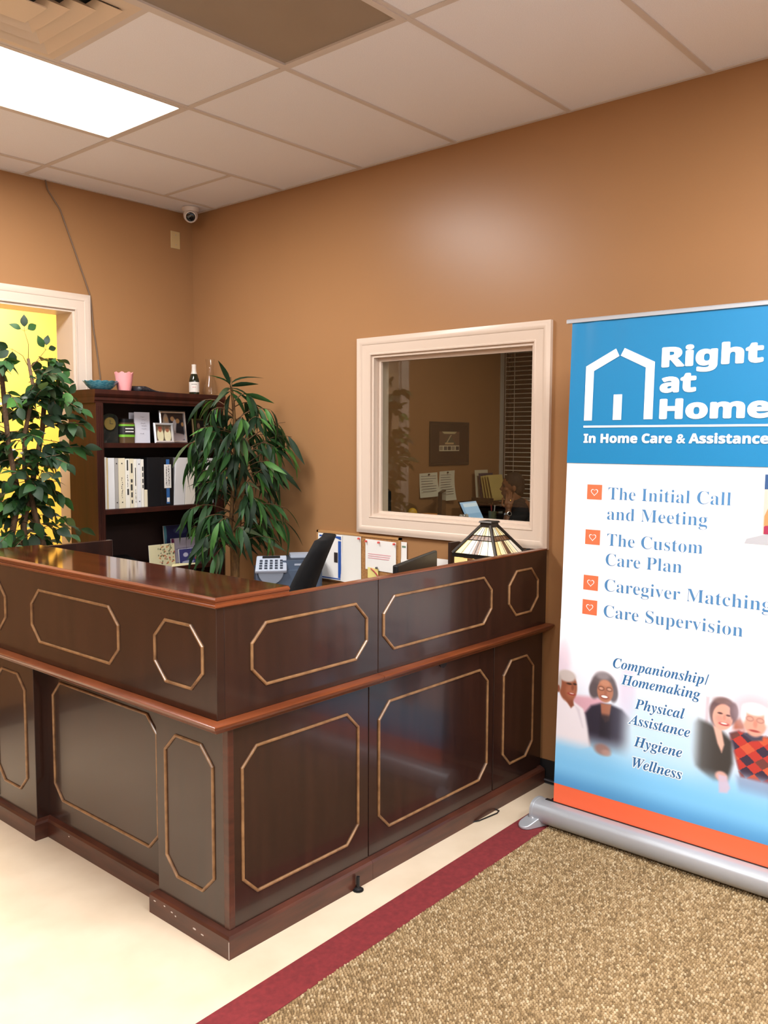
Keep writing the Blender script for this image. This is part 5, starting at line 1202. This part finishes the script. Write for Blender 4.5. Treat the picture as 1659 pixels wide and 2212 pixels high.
obj('window_pane', MB().box(OX+.05,OX+.06,-1.4,.26,.95,2.62), mat('dark_tinted_pane',(.03,.026,.02),.1), W4)
struct('trim_1', MB().box(OX-.02,OX-.001,.258,.299,0,H-.3), mat('dark_window_post',srgb(58,42,26),.5))
struct('reveal_glow_strip', MB().box(OX-.09,OX-.022,.292,.299,0,H-.3), mat('pale_reveal_glow',srgb(196,198,196),.5))  # pale strip: daylight glow on the window reveal, put into the colour
# framed stadium print
def stad(U,V):
    C = np.repeat(np.array([[34,27,29.]]),len(U),0)
    def over(m,c):
        nonlocal C; C = C*(1-m[:,None])+np.asarray(c,float)[None]*m[:,None]
    U2 = (U-.22)/.56; V2 = (V-.30)/.52   # picture area inside the dark mat
    inn = ((U2>0)&(U2<1)&(V2>0)&(V2<1)).astype(float); over(inn,(112,88,74))
    over(inn*(V2>.88)*(np.abs(U2-.5)<.28+(V2-.9)),(206,196,156))
    over(inn*((V2>.30)&(V2<.88)),(104,84,70)); over(inn*((V2>.36)&(V2<.82)&(np.abs(U2-.52)<.30-.28*(V2-.36)/.46)),(84,88,74))
    over(inn*((np.abs(U2-.33-.25*(V2-.36)/.46)<.03)&(V2>.36)&(V2<.82)),(196,180,148)); over(inn*((np.abs(U2-.5)<.22)&(np.abs(V2-.40)<.04)),(206,182,140))
    over(inn*(V2<.28),(222,216,190))
    for k in range(5): over(inn*((np.abs(U2-.10-.2*k)<.082)&(V2>.05)&(V2<.24)),[(150,142,124),(96,90,84),(64,56,60),(150,140,128),(56,48,52)][k])
    return C
pf = photo_frame('framed_print', 2.828,3.440,OY-.004,1.345,1.750,.026,mat('black_frame',(.012,.010,.012),.4),stad,'black-framed stadium print on the office wall seen through the window',nu=120,nv=90,lean=0.0)
# pinned sheets
def osheet(x0,x1,z0,z1,lab,curl,nl,seed,sk=0.):
    t = thing('pinned_page', ((x0+x1)/2,OY-.004,z0), lab, 'paper', 'pages pinned to the office wall'); vs = []; fs = []; nn = 8
    for i in range(nn+1):
        for j in range(nn+1):
            u,v = i/nn, j/nn; vs.append((x0+(x1-x0)*u+sk*(1-v), OY-.003-curl*(1-v)**2*(.4+u), z0+(z1-z0)*v+.006*(u-.5)))
    for i in range(nn):
        for j in range(nn): a = i*(nn+1)+j; fs.append((a,a+1,a+nn+2,a+nn+1))
    mb = MB().add(vs,fs); mb.add([(x,y+.001,z) for x,y,z in vs],[tuple(reversed(f)) for f in fs]); sp = obj('page_sheet', mb, mat('office_paper',srgb(226,224,206),.7), t, smooth='all')
    ln = MB(); random.seed(seed)
    for k in range(nl):
        z = z0+(z1-z0)*(.86-.72*k/nl); v = (z-z0)/(z1-z0); y = OY-.0042-curl*(1-v)**2*1.4; ln.box(x0+.02+sk*(1-v), x0+(x1-x0)*random.uniform(.7,.92)+sk*(1-v), y-.0005, y, z, z+.004)
    obj('printed_lines', ln, mat('grey_print',srgb(140,138,140),.6), sp)
    obj('push_pin', MB().ellipsoid(((x0+x1)/2,OY-.010,z1-.014),(.012,.008,.008),8,6), M_blackp, t)
osheet(2.690,2.955,1.060,1.280,'landscape lined page pinned left of the other on the office wall',.03,7,2); osheet(2.990,3.225,1.015,1.292,'longer page pinned right of the lined one on the office wall',.035,9,4,-.03)
# desk
od = thing('office_desk', (2.2,-.08,0), 'dark office desk below the framed print', 'desk')
obj('desk_top', MB().box(1.2,3.28,-.42,.285,.715,.74), mat('black_laminate',(.02,.018,.016),.35), od, bevel=.003)
for x in (1.22,3.16): obj('desk_leg_panel', MB().box(x,x+.03,-.40,.27,0,.715), M_blackp, od)
def omonitor(cx, cy, z1, ang, wd, ht, lab):
    t = thing('computer_monitor', (cx,cy,.7405), lab, 'monitor', 'computer monitors', rz=ang)
    obj('monitor_case', MB().box(-wd/2,wd/2,-.012,.02,z1-.7405-ht,z1-.7405), M_blackp, t, bevel=.004); obj('screen', MB().box(-wd/2+.012,wd/2-.012,-.0135,-.012,z1-.7405-ht+.014,z1-.7405-.012), mat('dark_screen',(.01,.012,.015),.15), t)
    obj('stand_neck', MB().box(-.03,.03,.02,.04,.012,z1-.7405-ht*.5), M_blackp, t); obj('stand_base', MB().box(-.11,.11,-.07,.1,0,.012), M_blackp, t, bevel=.004)
omonitor(1.98,.06,1.172,R(44),.50,.32,'black monitor standing edge-on at the left of the office window view'); omonitor(2.745,.075,1.128,R(32),.42,.30,'black monitor standing edge-on below the pinned pages')
# laptop on a riser
lt = thing('laptop', (3.035,-.20,.7405), 'open laptop with pale blue screen on a riser in the office', 'laptop', rz=R(5))
M_scr = mat('laptop_screen', (.25,.42,.62), .3, emit=((.42,.58,.78),.55)); M_scr2 = mat('laptop_screen_band', (.2,.36,.55), .3, emit=((.30,.46,.66),.55)); M_scr3 = mat('laptop_screen_light',(.4,.5,.6),.3,emit=((.62,.72,.80),.6))
obj('riser', MB().box(-.12,.12,-.10,.10,0,.085), M_blackp, lt); obj('keyboard_base', MB().box(-.155,.155,-.13,.10,.085,.103), M_blackp, lt, bevel=.003)
def lid(u0,u1,v0,v1,off,th):
    d = Vector((0,.47,.883)); n2 = Vector((0,-.883,.47)); o0 = Vector((0,.10,.103)); vs = []
    for h in (off,off-th):
        for u,v in ((u0,v0),(u1,v0),(u1,v1),(u0,v1)): vs.append(o0+Vector((u,0,0))+d*v+n2*h)
    return MB().add(vs,[(0,1,2,3),(7,6,5,4),(0,4,5,1),(1,5,6,2),(2,6,7,3),(3,7,4,0)])
ll = obj('screen_lid', lid(-.155,.155,0,.215,0,.008), M_blackp, lt, bevel=.002)
so = obj('lit_screen', lid(-.145,.145,.012,.200,.0008,.0006), M_scr, ll)
obj('screen_window', lid(-.145,.145,.040,.085,.0012,.0003), M_scr2, so); obj('screen_window', lid(-.10,.145,.150,.185,.0012,.0003), M_scr3, so); obj('screen_window', lid(-.145,-.11,.012,.190,.0014,.0003), M_scr2, so)
# file stand
fs_ = thing('file_cabinet', (3.60,.10,0), 'black letter-tray tower in the corner of the office', 'cabinet')
obj('cabinet_body', MB().box(3.44,3.80,.0,.27,0,.86), M_blackp, fs_, bevel=.004)
for z in (.90,.95,1.0): obj('letter_tray', MB().box(3.45,3.78,.005,.26,z,z+.006).box(3.45,3.456,.005,.26,z+.006,z+.03).box(3.774,3.78,.005,.26,z+.006,z+.03).box(3.456,3.774,.254,.26,z+.006,z+.03), M_blackp, fs_)
for x in (3.458,3.764):
    for y in (.01,.245): obj('tray_post', MB().box(x,x+.008,y,y+.008,.86,1.0), M_blackp, fs_)
ls = obj('paper_bundle', MB().box(3.48,3.72,.01,.22,.9565,.962), M_white, label='small bundle of white sheets in the letter tray', cat='paper')
M_man = mat('manila_folder', srgb(214,192,118), .6); M_manw = mat('white_folder', srgb(226,220,196), .6); M_purp = mat('purple_folder', srgb(62,52,84), .6)
for k,(x,y0,y1,z1,ln_,m,lb) in enumerate(((3.47,.255,.235,1.292,.10,M_manw,'tall white folder at the left end of the office file row'),(3.50,.24,.03,1.262,.16,M_purp,'dark purple folder in the office file row'),(3.52,.215,.04,1.235,.20,M_man,'first manila folder of the office file row'),(3.54,.185,.02,1.240,.23,M_man,'second manila folder, leaning, in the office file row'),(3.56,.150,.0,1.245,.26,M_man,'third manila folder, leaning, in the office file row'),(3.58,.10,-.03,1.248,.28,M_man,'last manila folder in front of the office blind'))):
    # folders fan out: leaning sheets standing in the top tray
    b0 = Vector((x+.03,-.02,1.0065)); w_ = .25; vs = []
    yb0, yb1 = .02+.02*k, .02+.02*k
    base_y = .205-.034*k
    P_ = [Vector((3.49,base_y,1.0065)),Vector((3.73,base_y,1.0065)),Vector((3.73,base_y+ln_*.22,z1)),Vector((3.49,base_y+ln_*.22,z1))]
    if k == 0: P_ = [Vector((3.48,.222,1.0065)),Vector((3.70,.222,1.0065)),Vector((3.70,.245,z1)),Vector((3.48,.245,z1))]
    obj('file_folder', MB().add(P_+[p+Vector((0,.003,0)) for p in P_],[(0,1,2,3),(7,6,5,4),(0,4,5,1),(1,5,6,2),(2,6,7,3),(3,7,4,0)]), m, label=lb, cat='folder', group='folders in the office file row')
# small things on the desk
pc_ = thing('pen_cup', (3.237,-.13,.7405), 'grey green pen cup with a red pen on the office desk', 'cup')
obj('riser_box', MB().box(3.205,3.268,-.165,-.095,.7405,.82), M_blackp, pc_); obj('cup', MB().lathe([(.030,.82),(.036,.825),(.038,.93),(.034,.93),(.030,.83)],(3.237,-.13,0),16), mat('sage_cup',srgb(120,124,96),.5), pc_, smooth=True)
for k,(dx3,dy3,m) in enumerate(((-.01,.0,M_inkr),(.012,.008,M_blackp),(.0,-.012,M_white))): obj('pen', MB().tube([(3.237+dx3,-.13+dy3,.85),(3.237+dx3*2.2,-.13+dy3*2.2,.985)],.0045,6), m, pc_)
obj('tissue_pack', MB().ellipsoid((2.165,-.05,.965),(.055,.035,.05),12,8).box(2.09,2.24,-.09,-.01,.7405,.945), mat('yellow_wrap',srgb(238,186,60),.5), smooth=True, label='yellow wrapped packet on the office desk', cat='packet')
obj('note_block', MB().box(2.30,2.42,-.12,-.0,.7405,.955), mat('orange_notes',srgb(244,156,62),.6), bevel=.004, label='orange block of notes on the office desk', cat='notes')
gl = thing('desk_gadget', (2.80,-.12,.7405), 'white and silver desk gadget beside the laptop', 'gadget'); obj('gadget_stand', MB().box(2.74,2.86,-.16,-.08,.7405,.885), M_blackp, gl)
for k in range(3): obj('gadget_cap', MB().ellipsoid((2.758+.042*k,-.12,.905),(.02,.02,.024),10,7), (M_white,M_chrome,M_white)[k], gl, smooth='all')

# ------------------------------------------------------------------ seated person, hand at cheek
f3 = Vector((-.656,.755,0)).normalized(); l3 = Vector((-f3.y,f3.x,0)); z3 = Vector((0,0,1))
HC = Vector((3.37,-.25,1.150))
def hp(f_, l_, u_): return HC+f3*f_+l3*l_+z3*u_
RM = Matrix((f3,l3,z3)).transposed()
PN = thing('person', (HC.x-f3.x*.1, HC.y-f3.y*.1, 0), 'person in dark clothes seated in the office, resting cheek on raised left hand', 'person')
def limb(mb, pts, rads):
    pts = [Vector(p) for p in pts]
    fine = []; fr_ = []
    for i in range(len(pts)-1):
        for k in range(4): t = k/4; fine.append(pts[i].lerp(pts[i+1],t)); fr_.append(rads[i]*(1-t)+rads[i+1]*t)
    fine.append(pts[-1]); fr_.append(rads[-1]); mb.tube(fine, fr_, 12)
    for p,r in zip(pts,rads): mb.ellipsoid(p,(r,r,r),12,8)
SK = MB()
SK.ellipsoid(hp(-.008,0,.030),(.096,.075,.096),20,14,RM); SK.ellipsoid(hp(.030,0,-.040),(.062,.058,.072),18,12,RM); SK.ellipsoid(hp(.048,0,-.092),(.030,.032,.024),12,8,RM)
SK.ellipsoid(hp(.094,0,-.016),(.018,.014,.016),10,8,RM); limb(SK,[hp(.078,0,.024),hp(.094,0,-.010)],[.010,.012]); SK.ellipsoid(hp(.076,0,.034),(.016,.045,.012),12,8,RM)
SK.ellipsoid(hp(.084,0,-.050),(.012,.024,.008),10,6,RM); SK.ellipsoid(hp(.082,0,-.063),(.012,.022,.009),10,6,RM)
for sgn in (-1,1): SK.ellipsoid(hp(-.012,.076*sgn,-.010),(.018,.010,.030),10,8,RM); SK.ellipsoid(hp(.052,.038*sgn,-.02),(.026,.022,.024),10,8,RM)
limb(SK,[hp(-.02,0,-.06),hp(-.045,0,-.17)],[.056,.060])
shL, elL, wrL = hp(-.06,.185,-.235), hp(.085,.255,-.385), hp(.055,.185,-.205)
shR, elR, wrR = hp(-.06,-.185,-.235), hp(.0,-.23,-.46), hp(.24,-.16,-.40)
limb(SK,[shL,elL],[.055,.042]); limb(SK,[elL,elL.lerp(wrL,.4),wrL],[.042,.041,.028])
limb(SK,[shR,elR],[.055,.042]); limb(SK,[elR,wrR],[.042,.028])
# left hand: palm and five fingers laid along the jaw
pmc = wrL+(hp(.045,.125,-.135)-wrL)*.62
SK.ellipsoid(wrL.lerp(pmc,.55),(.030,.022,.040),12,8,RM); SK.ellipsoid(pmc,(.040,.019,.036),14,10,RM)
for k,(ff,uu,ln3) in enumerate(((.072,-.060,.9),(.050,-.045,1.0),(.024,-.046,1.0),(-.004,-.066,.85))):
    k0 = pmc+f3*(.030-.021*k)+z3*.022; tp3 = hp(ff*.9-.005,.100,uu); mid3 = k0.lerp(tp3,.5)+l3*.014
    limb(SK,[k0,mid3,tp3],[.0098,.0092,.0078])
limb(SK,[pmc+f3*.022-z3*.015,pmc+f3*.058+z3*.004,hp(.092,.075,-.098)],[.012,.0105,.009])
# right hand resting on the desk edge
SK.ellipsoid(wrR+f3*.05,(.042,.036,.016),12,8,RM)
for k in range(4): limb(SK,[wrR+f3*.08+l3*(.027-.018*k),wrR+f3*.115+l3*(.029-.018*k)-z3*.006,wrR+f3*(.145-.004*abs(k-1.3))+l3*(.029-.018*k)-z3*.016],[.009,.0085,.0075])
limb(SK,[wrR+f3*.03+l3*.03,wrR+f3*.075+l3*.052-z3*.006,wrR+f3*.10+l3*.05-z3*.012],[.011,.0095,.008])
limb(SK,[hp(-.09,0,-.20),hp(-.10,0,-.42),hp(-.09,0,-.62)],[.10,.115,.125])
hipL, hipR = hp(-.09,.09,-.64), hp(-.09,-.09,-.64)
for hip,sgn in ((hipL,1),(hipR,-1)):
    kn = hip+f3*.40+l3*.02*sgn; an = kn+f3*.02; an.z = .09; limb(SK,[hip,kn],[.085,.062]); limb(SK,[kn,an],[.060,.042]); SK.ellipsoid(an+f3*.06-z3*.04,(.11,.042,.045),14,8,RM)
M_skin = mat('brown_skin', srgb(136,90,62), .5)
def remesh(o, vox, sm=6):
    r = o.modifiers.new('remesh','REMESH'); r.mode = 'VOXEL'; r.voxel_size = vox; r.use_smooth_shade = True
    s = o.modifiers.new('smooth','SMOOTH'); s.factor = .5; s.iterations = sm
bo = obj('body', SK, M_skin, PN); remesh(bo,.0042,3)
SHT = MB(); limb(SHT,[hp(-.065,0,-.205),hp(-.10,0,-.42),hp(-.09,0,-.64)],[.115,.135,.142]); limb(SHT,[hp(-.06,.12,-.215),hp(-.06,-.12,-.215)],[.085,.085])
limb(SHT,[shL,shL.lerp(elL,.75)],[.074,.062]); limb(SHT,[shR,shR.lerp(elR,.8)],[.074,.062])
so_ = obj('shirt', SHT, mat('black_cotton',(.014,.014,.018),.9), PN); remesh(so_,.010,4)
TR = MB()
for hip,sgn in ((hipL,1),(hipR,-1)):
    kn = hip+f3*.40+l3*.02*sgn; an = kn+f3*.02; an.z = .12; limb(TR,[hip,kn],[.10,.074]); limb(TR,[kn,an],[.072,.058])
to_ = obj('trousers', TR, mat('dark_navy_cloth',(.014,.016,.028),.9), PN); remesh(to_,.012,4)
HR = MB().ellipsoid(hp(-.020,0,.044),(.100,.081,.096),20,14,RM).ellipsoid(hp(-.058,0,-.012),(.062,.074,.075),18,12,RM)
hr_ = obj('hair', HR, mat('black_hair',(.010,.008,.008),.7,bump=(120,.6,.01)), PN, smooth='all')
for sgn in (-1,1): obj('eye', MB().ellipsoid(hp(.075,.030*sgn,.012),(.010,.013,.007),10,8,RM), mat('dark_eye',(.02,.014,.012),.2), PN, smooth='all')
obj('lips', MB().ellipsoid(hp(.089,0,-.050),(.009,.022,.006),10,6,RM).ellipsoid(hp(.087,0,-.062),(.009,.020,.007),10,6,RM), mat('lip_skin',srgb(104,56,46),.45), PN, smooth='all')
wd_ = (wrL-elL).normalized(); qw = Vector((0,0,1)).rotation_difference(wd_).to_matrix().to_4x4(); wc = elL.lerp(wrL,.80)
wt = obj('wrist_watch', MB().lathe([(.0335,-.009),(.0365,-.009),(.0365,.009),(.0335,.009)],(0,0,0),20,cap=False).xform(Matrix.Translation(wc) @ qw), M_chrome, PN, smooth=True)
wdir = (CAM-wc).normalized(); wdir = (wdir-wd_*wdir.dot(wd_)).normalized(); wdir = (wdir+rt*.35).normalized(); qf = Vector((0,0,1)).rotation_difference(wdir).to_matrix().to_4x4()
obj('watch_face', MB().lathe([(.021,0),(.021,.008),(.017,.009)],(0,0,0),20).xform(Matrix.Translation(wc+wdir*.033) @ qf), M_chrome, wt, smooth=True); obj('watch_dial', MB().lathe([(.0165,.0092),(.0,.0096)],(0,0,0),18).xform(Matrix.Translation(wc+wdir*.033) @ qf), mat('dark_lens',(.006,.005,.006),.08), wt)
rk = pmc+f3*(.030-.021*2)+z3*.022; rtip = rk.lerp(hp(.024*.9-.005,.100,-.046),.25)+l3*.006; obj('finger_ring', MB().lathe([(.0098,-.0025),(.0116,-.0025),(.0116,.0025),(.0098,.0025)],(0,0,0),16,cap=False).xform(Matrix.Translation(rtip) @ Vector((0,0,1)).rotation_difference((hp(.02,.1,-.046)-rk).normalized()).to_matrix().to_4x4()), mat('gold',srgb(226,180,90),.2,metal=1.), PN, smooth=True)
# the person's chair: a copy of the reception chair
c2 = oc.copy(); col.objects.link(c2); c2.location = (HC.x-f3.x*.14, HC.y-f3.y*.14, 0); c2.rotation_euler = (0,0,math.atan2(f3.y,f3.x)); c2['label'] = 'black office chair under the seated person beyond the window'
oc['group'] = c2['group'] = 'black office chairs'
for ch in [o for o in bpy.data.objects if o.parent == oc]:
    c = ch.copy(); col.objects.link(c); c.parent = c2
    for g_ in [o for o in bpy.data.objects if o.parent == ch]: d_ = g_.copy(); col.objects.link(d_); d_.parent = c
